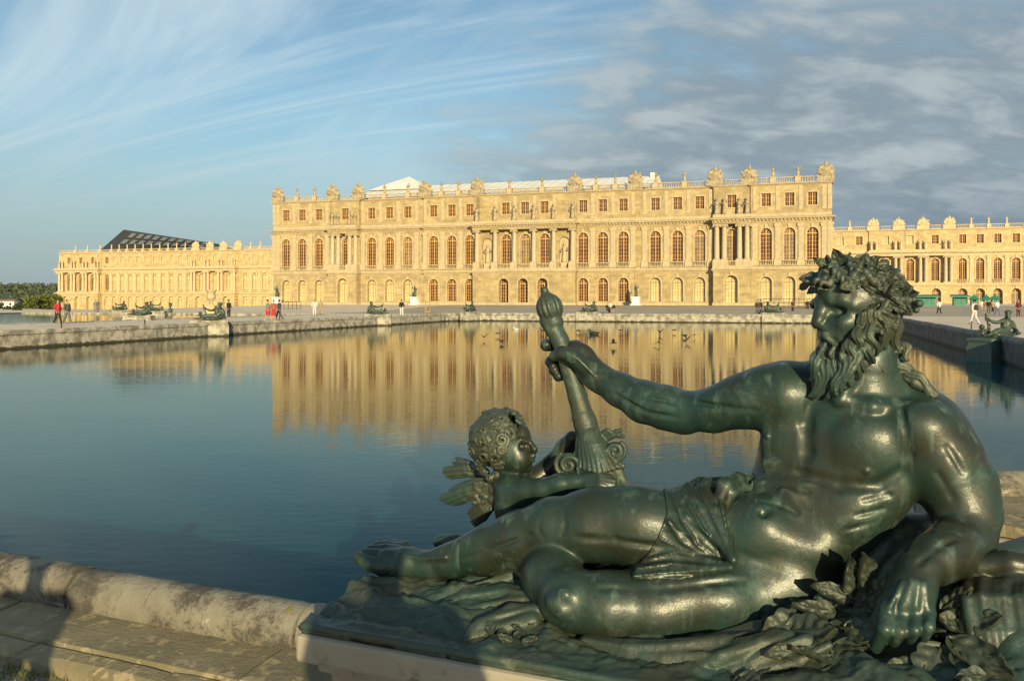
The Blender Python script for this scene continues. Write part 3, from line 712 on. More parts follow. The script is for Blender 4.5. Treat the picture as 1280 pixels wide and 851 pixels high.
def wing(name, label, c, base, wins, ports, a0, a1, trophy_a, plain, roof=None):
    """long wing: wins = list of (a, kind), ports = list of (a_start, a_end) with columns"""
    p = loc(a0, c, 0); H = 20.45; b = base
    B = empty(name, p, ROTZ, label, 'palace wing')
    L = a1-a0; ops_g, ops_f, ops_a = [], [], []
    st = []; cur = 0
    isp = lambda x: any(q0 < x < q1 for q0, q1 in ports)
    sg, sf = [(0, 0)], [(0, 0)]
    for q0, q1 in sorted(ports):
        if q0 <= a0+.2: sg[0] = (0, 2.0); sf[0] = (0, .3)
        else: sg.append((q0-a0, 2.0)); sf.append((q0-a0, .3))
        sg.append((q1-a0, 0)); sf.append((q1-a0, 0))
    ss, s2 = M['wing_stone'], M['wing_trim']
    for a, g in wins:
        s = a-a0; pw = isp(a)
        ops_g.append((s, 2.1, b+(.55 if not pw else .1), b+5.1, True, .95 if pw or g == 'deep' else .4)); ops_f.append((s, 1.75, b+7.0, b+12.35, True, .4)); ops_a.append((s, 1.5, b+15.9, b+18.0, False, .3))
    def nat(st, s):
        n = st[0][1]
        for x, v in st:
            if s >= x: n = v
        return n
    storey(B, ss, sg, L, b-3, b+5.71, ops_g, name='ground_floor_wall'); storey(B, ss, sf, L, b+6.44, b+13.01, ops_f, name='first_floor_wall'); storey(B, ss, sf, L, b+14.49, b+19.2, ops_a, name='attic_wall')
    pg, pf = plan(sg, L), plan(sf, L)
    MB().sweep(pg, [(-3, b+5.7), (.06, b+5.7), (.3, b+5.9), (.3, b+6.1), (.1, b+6.2), (.1, b+6.45), (-3, b+6.45)]).build('string_course', s2, B)
    MB().sweep(pg, [(-3, b+13.0), (.05, b+13), (.05, b+13.5), (.3, b+13.6), (.6, b+13.8), (.62, b+14.05), (.1, b+14.15), (.05, b+14.5), (-3, b+14.5)]).build('main_cornice', s2, B)
    MB().sweep(pf, [(-.5, b+19.18), (.05, b+19.18), (.3, b+19.3), (.33, b+19.45), (.05, b+19.5), (-.5, b+19.5)]).build('attic_cornice', s2, B)
    MB().box(.5, L-.5, 1, 13.8, b+19.0, b+19.3).build('roof_deck', s2, B)
    for (a, g), og, of, oa in zip(wins, ops_g, ops_f, ops_a):
        s = a-a0
        put_window(B, s, nat(sg, s)-og[5]+.01, og[2], og[1], og[3]-og[2], True, 4, 6, 'glass_pale' if plain else 'glass_grey', og[5]-.01, s2)
        put_window(B, s, nat(sf, s)-.39, of[2], 1.75, of[3]-of[2], True, 4, 8, 'glass_pale' if plain and g != 'dark' else 'glass', .39, s2)
        put_window(B, s, nat(sf, s)-.29, oa[2], 1.5, 2.1, False, 4, 3, 'glass_pale' if (plain and g != 'dark') or g == 'pale' else 'glass', .29, s2)
        if not isp(a): balustrade(B, s-1.0, s+1.0, .25, b+6.46, .8, s2, .3)
    pm = pilaster_mesh(6.5, .8, s2); cm = column_mesh(6.5, .42, s2 if plain else M['column'])
    xs = sorted(a-a0 for a, _ in wins)
    for x0, x1 in zip(xs[:-1], xs[1:]):
        m_ = (x0+x1)/2
        if not isp(m_+a0) and x1-x0 < 9: obj('pilaster', pm, B, (m_, -nat(sf, m_), b+6.455))
    fa = figures('wingattic', 2.5, s2 if plain else M['carving'])
    tm = trophies('wing', 2.8, 3.1, s2); fm = figures('wingroof', 1.7, s2); j = 0
    for q0, q1 in ports:
        inside = [x for x in xs if q0-a0 < x < q1-a0]; g = (inside[1]-inside[0])/2
        cols = []
        for x in [inside[0]-g]+[x+g for x in inside]:
            cols += [x-.62, x+.62] if True else [x]
        for x in cols:
            x = min(max(x, q0-a0+.55), q1-a0-.55)
            obj('column', cm, B, (x, -1.35, b+6.455))
            obj('statue', fa[j % 4], B, (x, -1.35, b+14.51), rz=.3*(j % 3-1)); j += 1
    trs = [a-a0 for a in trophy_a]
    for i, s in enumerate(trs): t_ = obj('trophy', tm[i % 3][0], B, (s, -nat(sf, s)+.3, b+19.51)); obj('trophy_pedestal', tm[i % 3][1], t_)
    sts = [(x0+x1)/2 for x0, x1 in zip(xs[:-1], xs[1:])]; sts = [x for x in sts if all(abs(x-t) > 2.2 for t in trs)]
    pd = MB().box(-.45, .45, -.4, .4, 0, .95).mesh('roof_pedestal', s2)
    for i, s in enumerate(sts):
        obj('roof_pedestal', pd, B, (s, -nat(sf, s)+.35, b+19.51)); obj('statue', fm[i % 4], B, (s, -nat(sf, s)+.35, b+20.46))
    ed = sorted([(s-1.8, s+1.8) for s in trs]+[(s-.46, s+.46) for s in sts]+[(-.1, 0.01), (L-.01, L+.1)])
    for (u0, u1), (v0, v1) in zip(ed[:-1], ed[1:]):
        if v0-u1 > .5: balustrade(B, u1, v0, nat(sf, (u1+v0)/2)-.35, b+19.51, .95, s2, .4)
    return B
def A(px, c=234.0): return on_plane(px, c)[0]
def q5(x): return 60+.2266*x
lw = [(A(q5(x)), 'dark' if x in (120, 185, 250, 325) else '') for x in (120, 185, 250, 325, 367, 410, 455, 498, 543, 590, 635, 682, 730, 777, 850, 925, 1000, 1090, 1140, 1195)]
a_r = lw[-1][0]; sp_ = 6.0
lw += [(a_r+sp_*k, '') for k in range(1, 5)]
LW = wing('palace_wing', 'long pale golden wing with a dark slate hipped roof left of the main palace', 234.0, -2.45, lw, [(A(74.7), A(127.5)), (A(q5(797)), A(q5(1050)))],
     A(74.7), a_r+30, [A(q5(815)), A(q5(895)), A(q5(968)), A(q5(1048))], True)
def q4(x): return 1020+.2351*x
rw = [(A(q4(x)), g) for x, g in ((130, 'pale'), (230, ''), (370, 'pale'), (500, 'pale'), (633, ''), (780, 'deep'), (873, 'deep'), (967, 'deep'), (1065, 'deep'))]
d_ = rw[-1][0]-rw[-2][0]
rw += [(rw[-1][0]+d_*k, 'deep') for k in range(1, 6)]
rw = [(rw[0][0]-d_*k, '') for k in (2, 1)]+rw
RW = wing('palace_wing', 'golden wing with trophies along its roof set back at the right of the main palace', 234.0, -.75, rw, [(A(q4(280)), A(q4(728)))],
     rw[0][0]-4, rw[-1][0]+4, [A(q4(303)), A(q4(440)), A(q4(568)), A(q4(708))], False)
# slate roof of the theatre over the left wing
def slate_roof():
    m = MB(); a0 = A(74.7); b = -2.45
    e0, e1 = A(112)-a0, A(256)-a0; zt = 1.75+ (374-289)/1100*305; y0, y1 = 3.2, 22.0; zb = b+19.6
    r0 = A(152, 243)-a0; ym = 10.0
    m.add([(e0, y0, zb), (e1, y0, zb), (e1, y1, zb), (e0, y1, zb), (r0, ym, zt), (e1-1, ym, zb+2.4)], [(0, 1, 5, 4), (1, 2, 5), (2, 3, 4, 5), (3, 0, 4)])
    o = m.build('slate_roof', M['slate'], LW)
    # two rows of skylights lying on the front slope
    p00, p10, p01, p11 = Vector((e0, y0, zb)), Vector((e1, y0, zb)), Vector((r0, ym, zt)), Vector((e1-1, ym, zb+2.4))
    def sl(u, v): return p00.lerp(p10, u).lerp(p01.lerp(p11, u), v)
    nrm = (p10-p00).cross(p01-p00).normalized()
    if nrm.z < 0: nrm = -nrm
    for i in range(10):
        for v0, v1 in ((.40, .60), (.70, .90)):
            u0 = .12+i*.080; s = MB()
            q = [sl(u0, v0), sl(u0+.045, v0), sl(u0+.045, v1), sl(u0, v1)]
            s.add([p+nrm*.05 for p in q]+[p+nrm*.28 for p in q], [(4, 5, 6, 7), (0, 1, 5, 4), (1, 2, 6, 5), (2, 3, 7, 6), (3, 0, 4, 7)])
            s.build('skylight', M['skylight'], o)
slate_roof()
from mathutils import noise as mno
# ================================================================== ground, pools and their kerbs
A0, A1, C0, C1 = -35.4, 7.55, 3.84, 90.5          # the near pool in the palace's own frame
WZ = -.61
NE = lambda a: 3.86-.091*(a+4.24)           # the near edge runs a little askew
NOTCH = [(.95, NE(.95)), (.92, 6.2), (1.0, 7.4), (1.35, 8.15), (2.1, 8.42), (3.6, 8.48), (6.2, 8.55), (7.1, 8.85), (7.55, 9.6)]
P2 = (-96., -52., 22., 90.)                       # the second pool, left
def setting():
    b = -900; t = 900
    def poly(name, pts, mt, z=0.):
        return tag(MB().add([loc(a, c, z) for a, c in pts], [tuple(range(len(pts)))]).build(name, mt, recalc=False), kind='structure')
    g = MB()
    def q(a0, a1, c0, c1, z=0.): g.add([loc(a0, c0, z), loc(a1, c0, z), loc(a1, c1, z), loc(a0, c1, z)], [(0, 1, 2, 3)])
    q(-900, A0, -300, P2[2]); q(-900, P2[0], P2[2], P2[3]); q(P2[1], A0, P2[2], P2[3]); g.add([loc(A0, -300), loc(A1, -300), loc(A1, NE(.95)), loc(.95, NE(.95)), loc(A0, NE(A0))], [(0, 1, 2, 3, 4)]); q(A1, 900, -300, C1); q(-900, 900, C1, 106) if False else None
    q(-900, A0, P2[3], 106); q(A0, A1, C1, 106); q(A1, 900, C1, 106)
    # fill of the near corner notch
    nv = [loc(a, c) for a, c in NOTCH]+[loc(A1, NE(.95))]
    g.add(nv, [tuple(range(len(nv)))])
    # rise to the forecourt, then the slope down to the lower parterres on both sides
    nA, nC = 60, 26; b0 = len(g.v); a_s = np.linspace(-900, 900, 181); c_s = np.concatenate([np.linspace(106, 260, 27), [400, 900, 2500]])
    def hz(a, c):
        k = min(1, max(0, (c-106)/36)); k = k*k*(3-2*k)
        inside = 1/(1+math.exp((a+101)/4)) ; right = 1/(1+math.exp(-(a-58)/3))
        far = min(1, max(0, (c-120)/90)); far = far*far*(3-2*far)
        z = .73*k
        return z*(1-inside)*(1-right)+inside*(-2.5*far)+right*(-.75*far)
    for c in c_s:
        for a in a_s: g.v.append(tuple(loc(a, c, hz(a, c))))
    n = len(a_s)
    for j in range(len(c_s)-1):
        for i in range(n-1): g.f.append((b0+j*n+i, b0+j*n+i+1, b0+(j+1)*n+i+1, b0+(j+1)*n+i))
    tag(g.build('gravel_ground', M['gravel'], recalc=False), kind='structure')
    # darker forecourt in front of the palace
    f = MB(); aa = np.linspace(-56, 62, 60); cc = np.linspace(99, 147.5, 16)
    for c in cc:
        for a in aa: f.v.append(tuple(loc(a, c, (hz(a, c) if c > 106 else 0)+.012)))
    for j in range(len(cc)-1):
        for i in range(len(aa)-1): f.f.append((j*60+i, j*60+i+1, (j+1)*60+i+1, (j+1)*60+i))
    tag(f.build('forecourt', M['court'], recalc=False), kind='structure')
    # dirt strip beside the near kerb
    dirt = [(-9, 2.0), (-1.8, 2.0), (-.9, 3.02), (-9, 3.75)]
    tag(MB().add([loc(a, c, .006) for a, c in dirt], [(0, 1, 2, 3)]).build('dirt_strip', M['grit'], recalc=False), kind='structure')
    d2 = [(1.1, 4.6), (9, 4.6), (9, 7.55), (2.1, 7.52), (1.7, 7.3)]
    tag(MB().add([loc(a, c, .006) for a, c in d2], [(0, 1, 2, 3, 4)]).build('dirt_strip', M['grit'], recalc=False), kind='structure')
    wtr = [(A0-.5, NE(A0-.5)), (.95, NE(.95))]+NOTCH[1:]+[(A1+.3, 10), (A1+.3, C1+.5), (A0-.5, C1+.5)]
    poly('pool_water', wtr, M['water'], WZ)
    poly('pool_water', [(P2[0], P2[2]), (P2[1], P2[2]), (P2[1], P2[3]), (P2[0], P2[3])], M['water'], -.12)
    # pool floors and walls
    fl = MB().add([loc(a, c, -1.6) for a, c in ((A0-.6, C0-.3), (A1+.4, C0-.3), (A1+.4, C1+.6), (A0-.6, C1+.6))], [(0, 1, 2, 3)])
    tag(fl.build('pool_floor', M['darkcurb'], recalc=False), kind='structure')
setting()
def kerb(name, path, prof, step, mt, gap=.012, jitter=.006, seed=1, kind='structure', nseg=3, wear=0., smooth=False):
    """stones along a path (a, c); outward (the profile's +offset) is to the right-hand side of the path direction"""
    rn = random.Random(seed); root = empty(name, (0, 0, 0), kind=kind)
    P = [Vector(p) for p in path]
    seg = [(P[i+1]-P[i]).length for i in range(len(P)-1)]; tot = sum(seg)
    def pos(t):
        for i, l in enumerate(seg):
            if t <= l or i == len(seg)-1: return P[i]+(P[i+1]-P[i])*(t/l)
            t -= l
    t = 0.
    while t < tot-.05:
        l = min(step*rn.uniform(.85, 1.15), tot-t)
        if tot-t-l < step*.4: l = tot-t
        q = [pos(t+gap/2+(l-gap)*k/nseg) for k in range(nseg+1)]
        dz = rn.uniform(-jitter, jitter); do = rn.uniform(-jitter, jitter)
        pts = [tuple(loc(v.x, v.y))[:2] for v in q]
        m = MB(); m.sweep(pts, [(o+do, z+dz) for o, z in prof])
        if wear:                               # worn and chipped surface, most at the ends of the stone
            npf = len(prof)
            for i, v in enumerate(m.v):
                k = min(i//npf, nseg-i//npf); e = 2.2 if k == 0 else (1.3 if k == 1 else 1)
                w1 = mno.noise(Vector(v)*9)*wear*e+mno.noise(Vector(v)*31)*wear*.7*e; m.v[i] = (v[0], v[1]-w1*.5, v[2]-abs(w1))
        m.build('kerb_stone', mt, root, smooth=smooth)
        t += l
    return root
def torus(r, zc, o, n=9, a0=-25, a1=205): return [(o+r*math.cos(R(a0+(a1-a0)*i/n)), zc+r*math.sin(R(a0+(a1-a0)*i/n))) for i in range(n+1)]
# near kerb, left of the statue: rounded coping, flat slab with a groove, low outer band. path runs rightwards (outward = towards the viewer)
near = [(-14., NE(-14)), (-.62, NE(-.62))]
TOR = torus(.132, .185, .0, 12, -38, 218)
tp = [(x, z) for x, z in TOR]+[(-.12, -.9), (.05, -.9)]
def set_smooth(root, ang=40):
    for ch in root.children:
        ch.data.polygons.foreach_set('use_smooth', [True]*len(ch.data.polygons))
        ch.data.set_sharp_from_angle(angle=R(ang))
k1 = kerb('pool_coping', near, tp, 1.3, M['curb'], seed=4, jitter=.007, gap=.016, nseg=22, wear=.008); set_smooth(k1)
k2 = kerb('coping_slab', near, [(.11, .02), (.11, .135), (.22, .127), (.32, .119), (.42, .110), (.428, .09), (.428, .02)], 1.9, M['slab'], seed=9, jitter=.005, gap=.016, nseg=22, wear=.005)
k3 = kerb('outer_band', near, [(.432, -.05), (.432, .082), (.445, .092), (.51, .080), (.535, .05), (.54, -.05)], 1.7, M['slab'], seed=12, jitter=.006, gap=.016, nseg=20, wear=.006)
# near kerb right of the statue, round the notch (path goes on to the right)
k4 = kerb('pool_coping', [(x, y) for x, y in NOTCH[1:-1]]+[(7.4, 9.3)], tp, 1.3, M['curb'], seed=5, jitter=.007, nseg=14, wear=.008); set_smooth(k4)
k5 = kerb('coping_slab', [(x, y) for x, y in NOTCH[2:-1]]+[(7.4, 9.3)], [(.11, .02), (.11, .13), (.78, .09), (.79, .02)], 1.6, M['slab'], seed=19, jitter=.003)
k5b = kerb('outer_band', [(x, y) for x, y in NOTCH[2:-1]]+[(7.4, 9.3)], [(.795, -.03), (.795, .07), (.93, .05), (.94, -.03)], 1.6, M['slab'], seed=29, jitter=.003)
# far edges
FP = [(-.1, -.9), (-.1, .02), (-.16, .06), (-.16, .2), (-.06, .27), (.12, .27), (.24, .17), (.26, .09), (1.0, .06), (1.02, -.05)]
k6 = kerb('far_coping', [(A0, 10), (A0, C1-3.2), (A0+.9, C1-.9), (A0+3, C1), (A1, C1)][::1], [(-o, z) for o, z in FP], 2.0, M['farcurb'], seed=2, jitter=.02)
TR = torus(.19, .22, .0, 10, -30, 215)
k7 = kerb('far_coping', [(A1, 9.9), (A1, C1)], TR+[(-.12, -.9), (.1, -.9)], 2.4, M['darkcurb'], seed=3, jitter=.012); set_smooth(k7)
k7b = kerb('kerb_step', [(A1, 9.9), (A1, C1)], [(.2, -.05), (.2, .12), (.7, .09), (.72, -.05)], 2.4, M['slab'], seed=33, jitter=.01)
FPL = [(-.1, -.9), (-.1, -.02), (-.12, .0), (-.08, .07), (.30, .07), (.34, .04), (1.2, .03), (1.22, -.05)]
k8 = kerb('far_coping', [(P2[1], P2[2]), (P2[1], P2[3])], FPL, 3.0, M['farcurb'], seed=6, jitter=.02)
k9 = kerb('far_coping', [(P2[0], P2[3]), (P2[1], P2[3])], [(-o, z) for o, z in FPL], 4.0, M['farcurb'], seed=7, jitter=.02)

def tufts():
    """moss and short grass growing along the foot of the outer band"""
    rn = random.Random(14); m = MB()
    for i in range(1500):
        a = rn.uniform(-5.2, -1.9); c = NE(a)-.545-abs(rn.gauss(0, .07))
        if mno.noise(Vector((a*3.1, c*5, 2.))) < -.05: continue
        p = loc(a, c, .004); h = rn.uniform(.012, .045); t = rn.uniform(0, 6.28); dx, dy = math.cos(t)*.004, math.sin(t)*.004; l = rn.uniform(-.02, .02)
        m.add([p+Vector((-dx, -dy, 0)), p+Vector((dx, dy, 0)), p+Vector((l, l*.5, h))], [(0, 1, 2)])
    tag(m.build('grass_tufts', M['leaf'], recalc=False), 'short grass and moss along the foot of the near kerb', kind='stuff')
    s = MB()
    for i in range(420):
        a = rn.uniform(-5.2, -1.7); c = NE(a)-.55-rn.uniform(0, .5); r = rn.uniform(.003, .010); p = loc(a, c, .008)
        s.add([p+Vector((r, 0, 0)), p+Vector((0, r, 0)), p+Vector((-r, 0, 0)), p+Vector((0, -r, 0)), p+Vector((0, 0, r*.9))], [(0, 1, 4), (1, 2, 4), (2, 3, 4), (3, 0, 4)])
    tag(s.build('loose_gravel', M['curb'], recalc=False), 'loose gravel on the dirt before the near kerb', kind='stuff')
tufts()
# ================================================================== the bronze river god on his plinth
PC = 2.593                                    # plinth front plane in the palace frame
def S(px, py, d):
    """local statue coordinates (along, depth, height) of the point at depth d behind the plinth front seen at a photo pixel"""
    u = (px-HX)/F; Y = (PC+d)/(ST*u+CT); return (u*Y*CT-Y*ST, d, EYE-(py-HY)/F*Y)
def RP(r, px, d):
    u = (px-HX)/F; return r*(PC+d)/(ST*u+CT)/F
def C4(*pts): return [(*S(x, y, d), RP(r, x, d)) for x, y, d, r in pts]
def rotm(ax, ay=None):
    """rows: three axes, first along ax; second close to ay"""
    a = np.array(ax, float); a /= np.linalg.norm(a); b = np.array(ay if ay is not None else (0, -1, 0), float); b -= a*(a@b); b /= np.linalg.norm(b)
    return [a, b, np.cross(a, b)]
def ipx(dx, dy, dd=0.): return (dx, dd, -dy)   # a direction given in picture terms
def surf(f, px, py):
    ds = np.arange(-.09, 1.1, .003); p = np.array([S(px, py, d) for d in ds])
    i = np.clip(np.round((p-f.lo)/f.h).astype(int), 0, f.n-1); v = f.v[i[:, 0], i[:, 1], i[:, 2]]
    k = np.argmax(v < 0); return float(ds[k]) if v[k] < 0 else .45
def god_body(h):
    f = Field((-1.74, -.10, .60), (.64, 1.12, 2.0), h)
    D = lambda px, py, off=0.: surf(f, px, py)+off
    V = lambda off, *pts: [(*S(x, y, D(x, y, off)), RP(r, x, .4)) for x, y, r in pts]     # a chain lying on what is already modelled
    E = lambda px, py, d, r, k=.03, ax=(1, 0, 0), ay=(0, -1, 0), op='u': f.ell(S(px, py, d), [RP(q, px, d) for q in r], k, rotm(ax, ay), op)
    sp = ipx(118, -225, .12)                  # direction of the spine in the picture
    out = (-.30, -.95, .05)                   # where the chest faces
    # ---- torso
    E(1052, 562, .54, (118, 66, 99), .03, sp, out)          # rib cage
    E(1010, 640, .50, (80, 60, 82), .05, sp, out)           # waist
    E(958, 690, .47, (66, 60, 72), .05, sp, out)            # pelvis
    E(945, 662, .36, (40, 30, 42), .06, sp, out)            # belly
    E(985, 720, .45, (62, 58, 55), .05, ipx(1, .3))         # seat
    E(1112, 625, .42, (22, 20, 60), .05, ipx(.85, .5), out)       # latissimus
    # ---- neck and shoulders
    f.chain(C4((1080, 415, .53, 38), (1080, 455, .53, 42), (1070, 500, .55, 56)), .05)
    f.chain(C4((1078, 470, .56, 36), (1125, 503, .56, 34), (1160, 525, .52, 36)), .05)
    f.chain(C4((1060, 478, .56, 34), (1010, 492, .55, 34), (975, 496, .52, 36)), .05)
    E(1092, 560, D(1092, 560, .035), (48, 24, 40), .035, ipx(.9, .35, .1), out)   # left breast
    E(982, 548, D(982, 548, .035), (30, 22, 38), .035, ipx(.9, .3, -.1), out)     # right breast
    E(1060, 634, D(1060, 634, .03), (46, 20, 30), .05, ipx(.6, -.75), out)        # lower ribs
    E(1004, 684, D(1004, 684, .03), (44, 24, 26), .05, ipx(.9, .15), out)         # flank above the hip
    for x, y in ((985, 588), (972, 612)):
        E(x-16, y-2, D(x-16, y-2, .018), (17, 9, 11), .018, ipx(.9, .45), out); E(x+22, y+10, D(x+22, y+10, .018), (20, 9, 12), .018, ipx(.9, .45), out)
    f.chain(V(-.006, (1010, 505, 3), (1008, 530, 4), (1008, 565, 4), (996, 592, 3), (960, 636, 3)), .03, 'c')
    f.chain(V(-.007, (960, 586, 3), (1000, 592, 3.5), (1050, 606, 3.5), (1100, 608, 3.5), (1126, 590, 3)), .03, 'c')
    E(1083, 588, D(1083, 588, .002), (4.5, 4, 4.5), .006); E(960, 545, D(962, 545, .002), (4, 4, 4), .006)
    f.chain(V(.0, (952, 641, 4), (954, 643, 4)), .010, 'c')   # navel
    f.chain(V(-.004, (905, 664, 3), (930, 692, 3), (970, 718, 3), (1018, 736, 3)), .03, 'c')   # crease above the thigh
    f.chain(V(.0, (1045, 498, 6), (1090, 508, 7), (1140, 512, 7)), .025)
    f.chain(V(.004, (1078, 440, 8), (1064, 470, 8), (1050, 500, 7)), .02)
    # ---- his left arm, resting
    f.chain(C4((1160, 548, .47, 52), (1176, 575, .45, 48), (1194, 612, .43, 40), (1208, 648, .40, 34), (1207, 676, .36, 33)), .035)
    E(1150, 535, D(1150, 535, .03), (34, 22, 30), .04)
    f.chain(C4((1222, 600, .42, 24), (1224, 640, .40, 26)), .03)
    f.chain(C4((1207, 676, .36, 33), (1190, 687, .28, 33), (1172, 697, .21, 30), (1150, 714, .14, 24)), .03)
    E(1221, 676, .38, (16, 18, 18), .02)
    f.chain(C4((1150, 714, .14, 24), (1143, 735, .10, 23), (1136, 752, .07, 20)), .02)
    f.chain(C4((1128, 728, .10, 12), (1114, 760, .055, 10)), .016); f.chain(C4((1158, 728, .10, 13), (1158, 765, .055, 10)), .016)
    f.chain(C4((1136, 738, .08, 18), (1126, 764, .055, 11)), .016); f.chain(C4((1146, 738, .08, 18), (1144, 766, .055, 11)), .016)
    for k1, m1, t1, r in (((1110, 762), (1106, 786), (1095, 809), 11.5), ((1127, 767), (1125, 789), (1117, 802), 10.5), ((1145, 768), (1143, 787), (1137, 798), 10), ((1160, 767), (1161, 783), (1155, 797), 9)):
        f.chain(C4((*k1, .05, r), (*m1, .005, r*.88)), .008); f.chain(C4((*m1, .005, r*.86), (*t1, .03, r*.68)), .004)
        E(k1[0], k1[1]-3, .047, (r*.8,)*3, .014)
    f.chain(C4((1124, 728, .14, 14), (1106, 756, .15, 11), (1094, 782, .13, 10), (1090, 798, .12, 7)), .012)
    # ---- his right arm, stretched to the oar
    f.chain(C4((980, 493, .52, 42), (952, 497, .53, 36), (925, 502, .55, 31), (893, 512, .58, 26), (852, 515, .62, 24.5)), .035)
    E(905, 503, .54, (32, 20, 20), .03, ipx(1, -.2)); E(965, 478, .50, (26, 22, 18), .03)
    f.chain(C4((852, 515, .62, 24.5), (832, 509, .63, 26), (805, 502, .66, 25), (775, 487, .70, 20), (750, 473, .73, 16.5), (740, 466, .74, 17)), .03)
    E(858, 528, .62, (15, 13, 13), .02)
    E(725, 450, .755, (25, 14, 21), .02, ipx(-.75, -.65, .03), (0, -1, 0))
    f.chain(C4((738, 462, .74, 17), (716, 440, .765, 13)), .015)
    f.chain(C4((735, 462, .705, 11), (716, 446, .685, 9.5), (703, 441, .69, 8.5), (693, 445, .70, 7)), .01)      # thumb round the front
    for (b, t, r) in (((716, 434), (682, 431), 7.6), ((716, 446), (688, 452), 7.4), ((718, 456), (692, 462), 7.0), ((722, 466), (697, 470), 6.4)):
        f.chain(C4((b[0]+4, b[1], .775, r*1.25), (b[0]-6, b[1], .80, r*1.1), ((b[0]+t[0])/2, (b[1]+t[1])/2, .815, r*1.05), (t[0]+1, t[1], .785, r), (t[0]+1, t[1], .77, r*.9)), .008)
    # ---- his right leg, stretched
    f.chain(C4((925, 672, .44, 56), (870, 666, .41, 52), (800, 659, .38, 47), (740, 657, .36, 41), (692, 659, .36, 36)), .04)
    E(690, 652, .335, (28, 24, 27), .03, ipx(1, -.2)); E(780, 640, .36, (70, 36, 28), .04, ipx(1, .03))
    E(672, 655, .335, (14, 14, 18), .02)
    f.chain(C4((692, 660, .36, 34), (650, 672, .37, 32), (605, 689, .39, 27), (565, 701, .40, 19), (536, 706, .405, 16)), .03)
    E(640, 690, .40, (52, 22, 22), .04, ipx(1, -.34))
    f.chain(C4((660, 650, .335, 12), (600, 673, .36, 10), (545, 695, .385, 8)), .03)
    E(541, 712, .40, (15, 15, 16), .02); E(530, 698, .375, (7, 7, 7), .01); E(548, 718, .41, (11, 12, 11), .015)
    f.chain(C4((536, 706, .405, 17), (510, 702, .40, 17), (485, 700, .40, 15)), .025)
    f.chain(C4((536, 712, .40, 13), (505, 711, .385, 11), (478, 708, .375, 11)), .02)
    f.chain(C4((478, 708, .375, 11), (462, 704, .37, 9.5), (449, 697, .375, 7.5)), .008)                       # great toe
    f.ell(S(447, 694, .37), [RP(q, 447, .37) for q in (5, 4, 5)], .004)
    for i, (a, t, r) in enumerate((((486, 697), (456, 690), 6.5), ((490, 690), (462, 686), 6.2), ((492, 686), (470, 682), 6.), ((496, 683), (480, 680), 5.6))):
        f.chain(C4((a[0]+10, a[1], .40+.025*i, r*1.4), (a[0]-8, a[1]-4, .405+.03*i, r*1.05), (t[0], t[1], .40+.03*i, r*.85)), .006)
    # ---- his left leg, bent below
    f.chain(C4((975, 732, .42, 58), (900, 751, .32, 50), (820, 759, .24, 44), (760, 757, .19, 40), (722, 752, .17, 36)), .04)
    E(708, 748, .155, (32, 26, 36), .03, ipx(.6, .8)); E(850, 742, .26, (80, 34, 32), .04, ipx(1, -.05))
    f.chain(C4((714, 748, .19, 37), (690, 722, .27, 36), (684, 706, .40, 36), (700, 700, .55, 30), (715, 702, .68, 22)), .03)
    f.chain(C4((700, 728, .14, 9), (676, 706, .25, 8)), .02)
    f.chain(C4((556, 676, .62, 6), (548, 677, .62, 7)), .01)
    f.chain(C4((620, 690, .60, 16), (570, 680, .62, 11), (554, 677, .62, 8)), .02)
    # ---- anatomy drawn into the surface
    gr = lambda r, off, k, *p: f.chain(V(off-.001, *[(x, y, r) for x, y in p]), k*.66, 'c')
    gr(3, -.005, .02, (1126, 508), (1133, 540), (1138, 572)); gr(3, -.006, .02, (1172, 592), (1190, 622), (1204, 650)); gr(2.5, -.005, .02, (1186, 560), (1204, 590))
    gr(3, -.006, .02, (750, 734), (840, 734), (930, 724)); gr(3, -.008, .022, (718, 672), (770, 676), (830, 684))
    gr(2.5, -.005, .016, (662, 668), (600, 692), (552, 706)); gr(2.5, -.005, .014, (704, 640), (706, 655), (702, 668)); gr(2.5, -.005, .014, (674, 650), (672, 662), (678, 672))
    gr(2.5, -.005, .014, (842, 503), (800, 495), (764, 478)); gr(2.5, -.005, .014, (846, 522), (808, 515), (770, 494)); gr(3, -.006, .02, (870, 503), (910, 510), (945, 514))
    gr(2.5, -.004, .014, (1080, 626), (1112, 618)); gr(2.5, -.004, .014, (1070, 644), (1106, 636)); gr(2.5, -.004, .014, (1060, 662), (1092, 654))
    gr(2.5, -.005, .014, (956, 604), (985, 606), (1010, 614)); gr(2.5, -.005, .014, (948, 624), (975, 630), (996, 640)); gr(2.5, -.004, .014, (1196, 672), (1172, 684), (1148, 704))
    f.chain(V(.004, (706, 742, 5), (692, 752, 5), (702, 764, 5)), .03)
    for x0, x1 in ((1128, 1112), (1138, 1127), (1147, 1144), (1156, 1158)): f.chain(V(.0, (x0, 728, 2.6), (x1, 758, 3)), .010)
    f.chain(V(.0, (744, 470, 2.2), (722, 448, 2.4), (706, 440, 2.2)), .008); f.chain(V(.0, (500, 692, 2.4), (530, 698, 2.6), (556, 696, 2.4)), .010)
    # ---- head
    hf = (-.87, -.48, -.08)                   # the face's direction
    up = (-.12, .02, .99); side = np.cross(hf, up)
    E(1084, 375, .50, (48, 45, 42), .03, hf, up)
    E(1062, 374, .47, (36, 50, 38), .03, hf, up)
    E(1056, 412, .46, (34, 36, 31), .03, hf, up)
    f.chain(C4((1040, 352, .43, 19), (1040, 362, .42, 18)), .03)
    E(1047, 389, D(1047, 389, .0), (13, 8, 10), .012, hf, up, 'c')                 # socket
    f.chain(V(.012, (1028, 377, 6), (1040, 374, 7), (1052, 375, 7), (1066, 382, 7)), .014)      # brow
    f.chain(C4((1023, 377, .44, 7), (1019, 380, .48, 6), (1022, 382, .53, 6)), .012)
